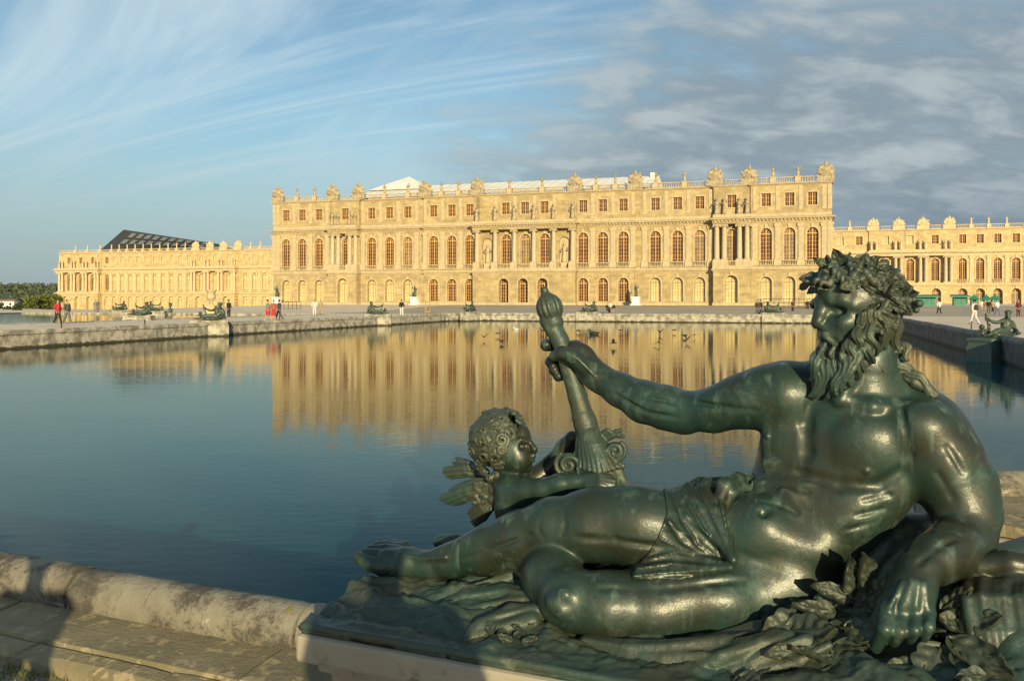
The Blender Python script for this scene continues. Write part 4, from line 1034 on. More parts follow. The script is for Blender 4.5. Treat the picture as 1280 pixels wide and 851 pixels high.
    f.chain(C4((1029, 376, .425, 8), (1026, 390, .415, 8), (1022, 402, .41, 8)), .012)          # nose
    E(1032, 408, .405, (8, 5, 5), .006); f.ell(S(1021, 406, .41), [RP(q, 1020, .4) for q in (6, 6, 5.5)], .006)
    e = D(1047, 389)
    E(1047, 389, e+.006, (7.5, 6.5, 7.5), .003, hf, up)
    f.chain(C4((1034, 388, e+.006, 2.6), (1046, 383, e-.010, 3), (1059, 389, e-.002, 2.6)), .004)
    f.chain(C4((1036, 393, e+.006, 2), (1047, 395, e-.006, 2.2), (1058, 391, e, 2)), .004)
    E(1062, 403, D(1062, 403, .015), (16, 11, 9), .02, hf, up); E(1034, 420, D(1034, 420, .015), (9, 9, 12), .012)
    f.chain(V(.004, (1027, 431, 4.5), (1034, 432, 5), (1042, 432, 3.5)), .006)                  # lower lip
    f.ell(S(1087, 398, D(1087, 398, .004)), [RP(q, 1087, .385) for q in (8, 13, 5)], .01)
    return f
GOD = god_body(.005)
def DD(px, py, off=0.): return surf(GOD, px, py)+off
def skin_patch(f, src, poly, off, dmax=9., folds=()):
    """cloth: the source surface grown by off, kept inside a photo outline"""
    X = f.ax[0][:, None, None]; D_ = f.ax[1][None, :, None]; Z = f.ax[2][None, None, :]
    xw = X*CT+(D_+PC)*ST; yw = -X*ST+(D_+PC)*CT; px = HX+F*xw/yw+0*Z; py = HY-F*(Z-EYE)/yw
    n = len(poly); d = np.full(px.shape, 1e9, np.float32); ins = np.zeros(px.shape, bool)
    for i in range(n):
        (x0, y0), (x1, y1) = poly[i], poly[(i+1) % n]; ex, ey = x1-x0, y1-y0
        t = np.clip(((px-x0)*ex+(py-y0)*ey)/(ex*ex+ey*ey), 0, 1)
        d = np.minimum(d, (px-x0-t*ex)**2+(py-y0-t*ey)**2)
        c = ((y0 > py) != (y1 > py)) & (px < x0+(py-y0)*ex/(ey if abs(ey) > 1e-9 else 1e-9)); ins ^= c
    d = np.sqrt(d)*np.where(ins, -1, 1)*2.8/F
    i0 = np.round((f.lo-src.lo)/src.h).astype(int)
    sv = src.v[tuple(slice(a, a+m) for a, m in zip(i0, f.n))]
    th = np.full(px.shape, off, np.float32)
    for amp, wd, ln in folds:                  # ridges and valleys of the cloth
        q = np.full(px.shape, 1e9, np.float32)
        for (x0, y0), (x1, y1) in zip(ln[:-1], ln[1:]):
            ex, ey = x1-x0, y1-y0; t = np.clip(((px-x0)*ex+(py-y0)*ey)/(ex*ex+ey*ey), 0, 1); q = np.minimum(q, (px-x0-t*ex)**2+(py-y0-t*ey)**2)
        q = np.sqrt(q)/wd; th = th+amp*np.where(q < 3, np.exp(-q**1.4), 0)
    v = np.maximum(np.maximum(sv-th, d), D_-dmax)
    f.v = np.minimum(f.v, v.astype(np.float32))
def sub_field(src, lo, hi):
    i0 = np.round((np.array(lo)-src.lo)/src.h); lo = src.lo+i0*src.h
    return Field(lo, hi, src.h)
def bbox_px(pts, pad=.06):
    p = np.array([S(*q) for q in pts]); return p.min(0)-pad, p.max(0)+pad
rs = random.Random(7)
def lock(f, p0, p1, r0, r1, wav=2.0, amp=5., ph=0., bulge=.0, k=.003, n=12, strands=3, curl=0.):
    """one wavy lock of hair from p0 to p1 (photo px, px, depth), cast as a few parallel strands"""
    ax, ay = p1[0]-p0[0], p1[1]-p0[1]; L = math.hypot(ax, ay)+1e-6; nx, ny = -ay/L, ax/L
    for s in range(strands):
        o = (s-(strands-1)/2); pts = []
        for i in range(n+1):
            t = i/n; wv = math.sin(t*wav*math.pi*2+ph)*amp*min(1, t*2.5)
            sp = o*r0*(.85 if strands < 4 else .46 if strands < 6 else .33)*(1-.7*t)*(.5+.5*min(1, t*4))
            x = p0[0]+ax*t+nx*(wv+sp); y = p0[1]+ay*t+ny*(wv+sp)
            d = p0[2]+(p1[2]-p0[2])*t-bulge*math.sin(math.pi*t)+.004*math.cos(t*wav*6.28+ph)-(.006 if abs(o) < .1 else 0)
            pts.append((x, y, d, (r0+(r1-r0)*t)*(1 if strands == 1 else (.62 if strands < 4 else .46 if strands < 6 else .33))))
        f.chain(C4(*pts), k)
def beard_and_hair():
    lo, hi = bbox_px([(990, 300, .25), (1195, 520, .25), (990, 300, .75), (1195, 520, .75)], .0)
    f = Field(lo, hi, .0031)
    fr = lambda x, y, off=-.012: max(.33, min(DD(x, y, off), .47))
    L = [((1031, 437), (1009, 474), 6.5), ((1030, 438), (1014, 497), 7), ((1038, 440), (1024, 500), 7.5), ((1046, 442), (1036, 499), 7), ((1043, 438), (1030, 486), 6.5),
         ((1056, 440), (1046, 495), 7), ((1062, 434), (1054, 491), 7.5), ((1068, 428), (1063, 484), 7), ((1075, 420), (1071, 474), 7), ((1080, 412), (1079, 466), 6.5),
         ((1085, 408), (1088, 455), 6), ((1088, 402), (1093, 446), 5.5), ((1052, 446), (1041, 478), 6), ((1068, 420), (1060, 460), 6), ((1074, 410), (1069, 446), 5.5)]
    # soft mass below, so that no gap opens between the locks
    f.chain(C4((1036, 438, .42, 12), (1028, 462, .41, 15), (1026, 484, .41, 11)), .01)
    f.chain(C4((1064, 430, .40, 12), (1058, 458, .39, 15), (1054, 480, .39, 9)), .01)
    f.chain(C4((1082, 415, .42, 11), (1078, 450, .42, 12)), .01)
    for i, (a, b, r) in enumerate(L):
        da, db = fr(*a), fr(b[0], b[1], -.02)
        if b[0] < 1030: db = min(db, .40)
        lock(f, (*a, da), (*b, db), r*1.3, 2.2, .85+.12*(i % 3), 4.4+.9*(i % 2), i*.5, .035, .0018, 18, 7)
    for i in range(9):
        x = rs.uniform(1022, 1086); y = 425+abs(x-1045)*-.3+rs.uniform(6, 26); a = (x, y); b = (x-6+rs.uniform(-8, 6), y+rs.uniform(26, 42))
        lock(f, (*a, fr(*a)-.024), (*b, fr(*b)-.034), 3.4, 1.3, .9, 4.2, i, .02, .0018, 12, 2)
    # moustache
    lock(f, (1033, 417, fr(1033, 417)), (1051, 452, fr(1051, 449)-.012), 5.0, 2, .6, 4, 2.6, .012, .002, 14, 4)
    lock(f, (1030, 417, fr(1030, 417)), (1046, 441, fr(1046, 441)-.014), 4.2, 2, .6, 3, 2.6, .012, .0025, 10, 2)
    # side hair over the ear and the nape
    for i, (a, b, r) in enumerate([((1078, 392), (1086, 424), 6), ((1086, 388), (1096, 428), 6.5), ((1094, 390), (1103, 440), 7), ((1102, 392), (1112, 436), 7), ((1110, 395), (1122, 430), 7), ((1118, 398), (1128, 446), 6.5),
                                   ((1094, 424), (1100, 466), 6), ((1104, 430), (1128, 448), 6), ((1100, 440), (1136, 470), 7), ((1112, 452), (1152, 480), 7.5), ((1130, 466), (1172, 494), 7), ((1128, 430), (1138, 450), 5)]):
        lock(f, (*a, DD(a[0], a[1], -.02) if a[1] < 420 else .47), (*b, min(.50, max(.42, DD(b[0], b[1], -.012)))), r*1.2, 2.4, .85, 5.0, i*.9, .012, .0016, 16, 7)
    for x, y, r in ((1160, 486, 7), (1150, 472, 6), (1143, 478, 7)): f.chain(C4((x, y, .46, r), (x+8, y+6, .46, r*.7)), .004)
    # hair over forehead and crown, mostly under the wreath
    for i in range(44):
        t = i/43; a0 = R(200-230*((i % 11)/10)); rr = .55+.45*(i//11)/3
        cx, cy = 1080+52*rr*math.cos(a0), 366-44*rr*math.sin(a0)
        if cy > 384 or (cx < 1066 and cy > 352): continue
        b = (cx+12*math.cos(a0)*.8-6, cy-8*math.sin(a0)+12)
        d0 = DD(cx, cy, -.012)
        lock(f, (cx, cy, d0), (b[0], b[1], d0-.01), 5.5, 2.5, 1, 4, i*1.7, .012, .0025, 8, 2)
    return f.mesh('hair_and_beard', M['bronze_dull'], 1)
def leaf_mesh(seed, l=.11, wd=.075, lobes=3, mt=None):
    """a lobed leaf with raised midrib and side veins, cupped and curling at the tip; lies along +x, face up +z"""
    rn = random.Random(seed); n = 26; v = []; f = []; W = 6; K = 2*W+1
    cup, curl, tw = rn.uniform(.1, .45), rn.uniform(-.5, .8), rn.uniform(-.5, .5); wob = rn.uniform(0, 6)
    for i in range(n+1):
        t = i/n; base = math.sin(math.pi*min(1, t*1.02)**.75)
        hw = wd/2*(base**.8*(.80+.22*abs(math.sin(t*math.pi*lobes))))+.002
        for j in range(-W, W+1):
            q = j/W; ridge = .007*(1-.7*t)*max(0, 1-abs(q)*4.0)+.0032*math.sin((t*26-abs(q)*6))*(abs(q) > .2)*min(1, (1-abs(q))*4)
            x = l*(t-.10*abs(q)*(1-t)); y = hw*q; z = ridge+cup*abs(q)**1.6*hw*.9+curl*l*.35*t*t+tw*y*t+.006*math.sin(q*5+t*6+wob)*abs(q)
            v.append((x, y, z))
    for i in range(n):
        for j in range(K-1): f.append((i*K+j, i*K+j+1, (i+1)*K+j+1, (i+1)*K+j))
    m = len(v); v += [(x, y, z-.010) for x, y, z in v]; f += [(d+m, c+m, b+m, a+m) for a, b, c, d in f]
    rim = [j for j in range(K)]+[i*K+K-1 for i in range(1, n+1)]+[n*K+j for j in range(K-2, -1, -1)]+[i*K for i in range(n-1, 0, -1)]
    for a, b in zip(rim, rim[1:]+rim[:1]): f.append((a, a+m, b+m, b))
    mb = MB(); mb.add(v, f); me = mb.mesh('leaf', mt or M['bronze_dull'], smooth=True); me.set_sharp_from_angle(angle=R(50)); return me
LEAF = [leaf_mesh(i, .115, .082, 3) for i in range(4)]+[leaf_mesh(20+i, .12, .058, 2.2) for i in range(3)]
def put_leaf(par, p, direc, normal, sc, k):
    d = Vector(direc).normalized(); n = Vector(normal); n = (n-d*n.dot(d)).normalized(); y = n.cross(d)
    o = obj('leaf', LEAF[k % len(LEAF)], par)
    m = Matrix((d, y, n)).transposed().to_4x4(); m.translation = Vector(p); o.matrix_local = m @ Matrix.Diagonal((sc, sc, sc, 1))
    return o
def wreath(root):
    lo, hi = bbox_px([(990, 300, .25), (1165, 430, .25), (990, 300, .75), (1165, 430, .75)], .0)
    f = Field(lo, hi, .0042); rn = random.Random(3)
    c = np.array(S(1080, 358, .50)); ru, rv, rw = .130, .090, .134       # along, up, depth
    def on(th, ph, k=1.):
        x = k*ru*math.cos(ph)*math.cos(th); return (c[0]+x, c[1]-k*rw*math.cos(ph)*math.sin(th), c[2]+k*rv*math.sin(ph)-(.42 if x > 0 else .06)*x)
    for i in range(90):                        # berries and small buds that fill the wreath
        th, ph = rn.uniform(-.6, 3.7), rn.uniform(-.25, .8)
        p = on(th, ph, .93); f.ell(p, (rn.uniform(.010, .018),)*3, .004)
    for i in range(26):                        # the seed cluster at the back
        p = S(rn.gauss(1134, 8), rn.gauss(376, 12), .47+rn.uniform(-.04, .06)); f.ell(p, (rn.uniform(.009, .014),)*3, .003)
    for x, y, r in ((1066, 345, .015), (1076, 349, .014), (1086, 345, .015), (1072, 338, .013), (1082, 340, .013), (1092, 352, .014), (1098, 345, .012), (1056, 350, .013)):
        f.ell(S(x, y, .365), (r,)*3, .003)
    o = obj('wreath', f.mesh('wreath', M['bronze_dull'], 0), root)
    # big leaves, first those that can be told apart in the photograph, then a scatter
    def lf(px, py, d, ang, tilt, sc, k):
        a = R(ang); p = S(px, py, d); dr = (math.cos(a), tilt, math.sin(a)); q = Vector(p)-Vector(c); nn = Vector((q.x/ru, q.y/rw*1.0, q.z/rv))
        put_leaf(o, p, dr, nn+Vector((0, -.5, 0)), sc*.9, k)
    for args in ((1034, 350, .44, 85, .1, .78, 0), (1044, 338, .44, 150, .0, .75, 4), (1028, 346, .46, 190, .1, .7, 1), (1018, 344, .50, 240, .2, .62, 2), (1056, 338, .42, 115, .1, .75, 2),
                 (1064, 350, .385, 160, -.05, .9, 5), (1042, 352, .39, 195, -.1, .68, 0), (1076, 332, .44, 20, .1, .62, 1), (1094, 338, .42, -25, .1, .70, 0), (1074, 352, .35, 200, -.1, .62, 3),
                 (1082, 370, .385, -14, .0, .95, 4), (1082, 391, .39, 20, .0, .9, 6), (1104, 346, .40, -25, .1, .8, 2), (1114, 356, .44, -40, .1, .72, 3), (1122, 366, .46, -60, .1, .65, 1), (1066, 360, .385, 190, -.0, .5, 6),
                 (1108, 374, .38, -30, 0, .75, 5), (1110, 388, .40, -70, 0, .65, 0), (1026, 356, .44, 215, 0, .5, 3), (1092, 352, .36, 20, 0, .6, 0), (1070, 344, .38, 70, 0, .6, 3), (1090, 400, .37, -35, 0, .6, 2)): lf(*args)
    made = 0
    while made < 56:
        th, ph = rn.uniform(-.5, 3.5), rn.uniform(.0, 1.05); p = on(th, ph, .95)
        if math.sin(th) > .1 and math.cos(th) < .1 and ph < .25: continue            # the brow stays free
        n = Vector((p[0]-c[0], p[1]-c[1], p[2]-c[2])).normalized()
        t = n.cross(Vector((rn.gauss(0, 1), rn.gauss(0, 1), rn.gauss(0, 1)))).normalized()
        put_leaf(o, Vector(p)-t*.03, t+n*rn.uniform(.05, .35), n+t*rn.uniform(-.3, .1), rn.uniform(.45, .70), made); made += 1
    return o
def drapery():
    pts = [(735, 590, .1), (960, 745, .1), (735, 590, .75), (960, 745, .75)]
    lo, hi = bbox_px(pts, .0); f = sub_field(GOD, lo, hi)
    FO = [(0.016, 3.40, [(852, 606), (862, 632), (878, 660), (898, 684), (916, 702)]), (0.022, 3.82, [(872, 602), (884, 630), (898, 662), (914, 698)]), (0.030, 3.82, [(892, 598), (902, 632), (910, 668), (918, 702)]),
          (0.014, 2.55, [(842, 620), (852, 650), (872, 682), (900, 700)]), (0.011, 2.12, [(836, 650), (850, 676), (880, 696), (914, 704)]), (0.012, 2.55, [(862, 606), (873, 634), (888, 660), (908, 692)]),
          (0.016, 2.98, [(812, 698), (846, 690), (882, 698), (916, 705)]), (0.022, 3.40, [(796, 709), (840, 703), (880, 706), (916, 709)]), (0.014, 2.98, [(792, 719), (840, 714), (885, 713), (914, 712)]),
          (0.008, 1.70, [(824, 672), (842, 682), (866, 692)]), (0.008, 1.70, [(832, 660), (850, 664), (868, 672)]), (0.014, 2.55, [(882, 612), (896, 644), (908, 680)]), (0.008, 1.70, [(850, 634), (866, 652), (886, 668)]),
          (0.005, 1.36, [(829, 602), (835, 640), (823, 672), (806, 698)]), (-.004, 2, [(866, 622), (880, 646), (902, 676)]), (-.004, 2, [(846, 642), (862, 668), (890, 692)])]
    skin_patch(f, GOD, [(828, 600), (834, 640), (822, 672), (806, 698), (790, 708), (790, 724), (850, 724), (908, 714), (920, 704), (912, 672), (906, 640), (912, 618), (942, 610), (942, 590), (880, 592)], .004, .62, FO)
    f.chain(C4((900, 622, .34, 8), (908, 606, .37, 10), (922, 598, .44, 9), (944, 603, .50, 6)), .008)
    f.chain(C4((906, 634, .35, 6), (914, 616, .36, 7), (928, 608, .41, 6), (944, 612, .44, 4)), .005)
    f.chain(C4((848, 616, .42, 8), (876, 606, .44, 10), (906, 604, .45, 9)), .012)
    f.chain(C4((872, 612, .38, 5), (884, 603, .40, 6), (892, 608, .40, 5)), .004)
    f.chain(C4((770, 716, .5, 22), (830, 712, .5, 24), (880, 700, .5, 20)), .02)
    f.chain(C4((742, 722, .36, 6), (790, 716, .34, 7), (840, 720, .33, 6), (885, 722, .34, 5)), .01)
    f.chain(C4((750, 712, .46, 6), (800, 704, .44, 7), (840, 696, .42, 6)), .01)
    def ridge(r, *p): f.chain([(*S(x, y, surf(f, x, y)+.001), RP(r, x, .4)) for x, y in p], .012)
    for r, *p in ((5, (900, 604), (908, 640), (914, 676), (918, 700)), (4.5, (860, 606), (876, 636), (896, 672), (912, 697)), (3.5, (882, 604), (894, 636), (906, 672), (915, 698)), (3.5, (846, 616), (858, 646), (880, 678), (906, 699)),
                  (4, (806, 702), (846, 697), (886, 703), (914, 707)), (3.5, (796, 716), (842, 711), (888, 711), (912, 710)), (3, (836, 652), (856, 676), (884, 694))): ridge(r, *p)
    return f.mesh('drapery', M['bronze'], 1)
def putto():
    d0 = .78
    lo, hi = bbox_px([(600, 500, .5), (790, 660, .5), (600, 500, 1.02), (790, 660, 1.02)], .02); f = Field(lo, hi, .0042)
    E = lambda px, py, d, r, k=.02, ax=(1, 0, 0), ay=(0, -1, 0), op='u': f.ell(S(px, py, d), [RP(q, px, d) for q in r], k, rotm(ax, ay), op)
    fc = (.80, -.58, .06); up = (-.05, 0, 1)
    E(629, 557, .80, (31, 31, 30), .02); E(643, 563, .775, (24, 27, 24), .02, fc, up)
    E(648, 574, .755, (17, 15, 15), .02, fc, up)                                    # cheek
    E(658, 583, .775, (8, 7, 8), .012); E(653, 544, .778, (10, 11, 13), .02)          # chin, forehead
    D = lambda x, y, o=0.: surf(f, x, y)+o
    E(653, 558, D(653, 558, -.002), (5.5, 4, 5), .008, fc, up, 'c'); E(653, 559, D(653, 559, .004), (4, 3, 4), .003)
    f.chain(C4((663, 553, .755, 3.6), (668, 561, .75, 4.2)), .007); E(668, 563, .752, (4, 3, 4.5), .005)
    f.chain(C4((661, 570, .745, 3.2), (667, 570, .755, 3.2)), .004); f.chain(C4((660, 574.5, .745, 3.0), (666, 575, .755, 3)), .004)
    f.chain(C4((660, 552, .745, 2.4), (650, 549, .728, 2.6)), .006)
    f.chain(C4((636, 585, .80, 17), (634, 602, .79, 20)), .02)
    E(646, 628, .80, (27, 40, 34), .03); E(650, 650, .80, (28, 30, 26), .03)          # trunk
    f.chain(C4((640, 612, .745, 20), (660, 614, .71, 17), (678, 612, .69, 14), (700, 605, .68, 12.5), (720, 602, .68, 11)), .02)
    E(652, 622, .72, (24, 16, 15), .02)
    f.chain(C4((720, 602, .68, 11), (738, 600, .68, 11)), .012)
    for i, (y0, y1, x1) in enumerate(((594, 594, 764), (598, 599, 768), (602, 604, 768), (606, 608, 764))):
        f.chain(C4((734, y0+1, .67-.006*i, 5), (750, y0, .662-.006*i, 4.6), (x1, y1+2, .67-.006*i, 3.4)), .004)
    f.chain(C4((728, 606, .665, 5), (742, 612, .655, 4)), .006)
    f.chain(C4((668, 600, .90, 16), (690, 582, .93, 13), (706, 560, .93, 11), (716, 548, .92, 10)), .02)
    body = f.mesh('putto', M['bronze'], 1)
    # curls: short spirals all over the skull
    lo, hi = bbox_px([(570, 495, .62), (672, 612, .62), (570, 495, .98), (672, 612, .98)], .01); h = Field(lo, hi, .0036); rn = random.Random(5)
    c = np.array(S(625, 551, .80)); 
    h.ell(S(620, 551, .81), [RP(q, 620, .8) for q in (32, 32, 33)], .01)
    def spiral(p, n, t, r, turns, th, grow):
        b = np.cross(n, t); pts = []
        N_ = int(9*turns)+2
        for i in range(N_):
            a = 2*math.pi*turns*i/(N_-1); q = r*(1-.72*i/(N_-1))
            pp = p+n*(.010+grow*i/(N_-1))+q*(math.cos(a)*t+math.sin(a)*b); pts.append((*pp, th*(1-.3*i/(N_-1))))
        h.chain(pts, .002)
    made = 0
    while made < 84:
        n = np.array([rn.gauss(-.15, 1), rn.gauss(-.35, 1), rn.gauss(.15, 1)]); n /= np.linalg.norm(n)
        if n[0] > .45 and n[1] < .3 and n[2] < .34: continue                         # the face stays free
        if n[2] < -.75: continue
        p = c+n*np.array([.104, .102, .106]); t = np.cross(n, [rn.gauss(0, 1), rn.gauss(0, 1), rn.gauss(0, 1)]); t /= np.linalg.norm(t)
        spiral(p, n, t, rn.uniform(.024, .036), rn.uniform(1.3, 1.9), rn.uniform(.0066, .0092), rn.uniform(.004, .022)); made += 1
    for x, y in ((606, 588), (614, 596), (622, 592), (600, 578), (594, 566)):
        n = np.array([-.3, -.9, -.1]); n /= np.linalg.norm(n); t = np.cross(n, [.2, .1, 1.]); t /= np.linalg.norm(t)
        spiral(np.array(S(x, y, .74)), n, t, .018, 1.6, .006, .008)
    hair = h.mesh('putto_hair', M['bronze_dull'], 1)
    # wings: rows of long feathers with short coverts over their roots
    lo, hi = bbox_px([(545, 565, .72), (640, 668, .72), (545, 565, 1.0), (640, 668, 1.0)], .01)
    def wing(root_, feathers, cov, d_, dd):
        w_ = Field(lo, hi, .0036)
        fs_ = []
        for q0, q1 in zip(feathers, feathers[1:]+feathers[-1:]):
            fs_ += [q0, tuple((u+v)/2 for u, v in zip(q0, q1))]
        for i, (x0, y0, x1, y1, r) in enumerate(fs_):
            mx, my = (x0+x1)/2, (y0+y1)/2-3; o = -.004*(i % 2); r *= .72; x1 -= 3
            p = C4((x0, y0, d_+o, r*.9), (mx, my, d_-.006+o, r), (x1*.75+mx*.25, y1*.75+my*.25, d_+dd+o, r*.95), (x1, y1, d_+dd+o, r*.3))
            w_.chain(p, .0008); w_.chain([(q[0], q[1]-q[3]*.95, q[2], .0024) for q in p], .0012)
        for (x, y, r) in cov: w_.ell(S(x, y, d_-.02), [RP(q, x, d_) for q in (r*1.3, r*.7, r)], .002)
        return w_
    rn = random.Random(8)
    far = wing(None, [(604, 590, 572+i*3, 578+i*4.5-6*(i == 0), 4.2) for i in range(2)]+[(606, 588, 557, 585, 4.4), (606, 592, 556, 591, 4.4), (608, 596, 562, 597, 4.2), (606, 584, 568, 578, 4)], [(596, 585, 6), (604, 590, 7)], .90, .02)
    near = wing(None, [(612, 606, 553, 621, 5), (612, 610, 554, 626, 5), (612, 612, 562, 630, 5), (614, 614, 572, 631, 5), (612, 602, 564, 612, 4.8), (614, 600, 578, 606, 4.6)]+
                [(610, 622, 588, 642, 5.2), (614, 626, 592, 652, 5.2), (618, 628, 596, 658, 5.2), (621, 628, 606, 652, 4.8)],
                [(606+rn.uniform(-14, 14), 613+rn.uniform(-10, 16), rn.uniform(2.6, 3.8)) for _ in range(46)]+[(618, 600, 7), (620, 612, 8), (618, 624, 7)], .80, .03)
    return body, hair, far.mesh('wing', M['bronze_dull'], 0), near.mesh('wing', M['bronze_dull'], 0)
def oar():
    lo, hi = bbox_px([(660, 350, .5), (800, 640, .5), (660, 350, 1.0), (800, 640, 1.0)], .02); f = Field(lo, hi, .004); d = .755
    f.chain(C4((686, 400, d, 12.0), (700, 425, d, 11.2), (712, 462, d, 11), (722, 496, d, 12), (729, 520, d, 13)), .006)
    f.chain(C4((732, 530, d, 15.5), (735, 538, d, 13.5)), .006); f.chain(C4((729, 521, d, 14.5), (731, 525, d, 14.5)), .004)
    # fluted bulb and finial
    ax = np.array(S(679, 362, d))-np.array(S(690, 400, d)); ax /= np.linalg.norm(ax); c = np.array(S(687, 385, d)); t = np.cross(ax, [0, 1., 0]); t /= np.linalg.norm(t); b = np.cross(ax, t); q = RP(1, 686, d)
    f.ell(c, (13*q, 13*q, 13*q), .01)
    for i in range(14):
        a = 2*math.pi*i/14; pts = []
        for j in range(9):
            z = -14+28*j/8; r = 14.0*math.sqrt(max(.16, 1-(z/15.6)**2)); p = c+ax*z*q+(math.cos(a)*t+math.sin(a)*b)*r*q; pts.append((*p, 3.1*q))
        f.chain(pts, .0022)
    f.chain([(*(c-ax*16*q), 12.0*q), (*(c-ax*18.5*q), 12.4*q)], .003)
    f.ell(c+ax*15.5*q, (3*q, 9*q, 9*q), .003, rotm(ax)); f.ell(c+ax*19*q, (2.4*q, 6*q, 6*q), .003, rotm(ax)); f.ell(c+ax*23*q, (5*q,)*3, .003)
    # acanthus collar spreading into the blade, with its two scrolls
    f.chain(C4((735, 540, d, 13), (742, 566, d, 22), (748, 592, d+.01, 30), (756, 630, d+.02, 30)), .02)
    rn = random.Random(4)
    for i in range(11):
        s_ = (i-5)/5; f.chain(C4((735+s_*10, 538, d-.040*math.sqrt(1-.9*s_*s_), 3.4), (740+s_*17, 556, d-.066*math.sqrt(1-.9*s_*s_), 4.2), (744+s_*24+2, 573+abs(s_)*4, d-.084*math.sqrt(1-.9*s_*s_), 4.0), (746+s_*30+3, 590-8*abs(s_), d-.098*math.sqrt(1-.9*s_*s_), 3.4)), .002)
    for cx, cy, r0, sgn in ((711, 581, 17, 1), (769, 564, 13.5, -1)):
        f.ell(S(cx, cy, d-.03), (RP(r0*.9, cx, d), .022, RP(r0*.9, cx, d)), .004); pts = []
        for i in range(30):
            a = i/29*2*math.pi*1.9; r = r0*(1-.85*i/29); pts.append((cx+sgn*r*math.cos(a+2.2), cy-r*math.sin(a+2.2), d-.055, 2.9))
        f.chain(C4(*pts), .002)
    f.chain(C4((769, 578, d-.02, 7), (778, 600, d-.015, 7), (784, 625, d-.01, 7)), .01); f.chain(C4((706, 596, d-.02, 8), (704, 625, d, 9)), .01)
    for x in (722, 734, 746, 758): f.chain(C4((x, 585, d-.085, 2.2), (x+6, 625, d-.07, 2.6)), .004)
    for i in range(8): f.chain(C4((752+i*2.5, 545+rn.uniform(-3, 3), d-.01, 4), (758+i*3, 536+rn.uniform(0, 10), d-.02, 2.6)), .003)
    return f.mesh('oar', M['bronze_dull'], 0)
from mathutils import noise as mno
def base_height(a, d):
    g = lambda a0, d0, sa, sd, hh: hh*math.exp(-((a-a0)/sa)**2-((d-d0)/sd)**2)
    z = .672+.055*min(1, max(0, d/.9))+g(-1.15, .62, .3, .3, .045)+g(.14, .52, .30, .28, .125)+g(.66, .50, .26, .30, .27)+g(.24, .10, .17, .14, .075)+g(-.55, .62, .5, .25, .07)+g(.55, .12, .2, .2, .03)
    p = Vector((a*3.2, d*4.5, 2.1)); r = mno.fractal(p*1.4, .9, 2.1, 5)
    st = math.sin((a*1.0+d*2.2)*16+3.5*mno.noise(p)); fine = mno.fractal(Vector((a*14, d*18, 5.)), .8, 2.2, 4)
    edge = min(1, min(d+.02, .14)/.14*1.0)
    return z+(.026*r+.010*st+.016*max(0, fine)-.008*max(0, -fine))*edge
BA = math.atan(.091)
def turn(a, d, s=1):                        # the base stands square with the near kerb, a little askew
    x, y = a+1.565, d; c, n = math.cos(BA), math.sin(BA)*s; return -1.565+x*c+y*n, -x*n+y*c
def bz(a, d): return base_height(*turn(a, d, -1))
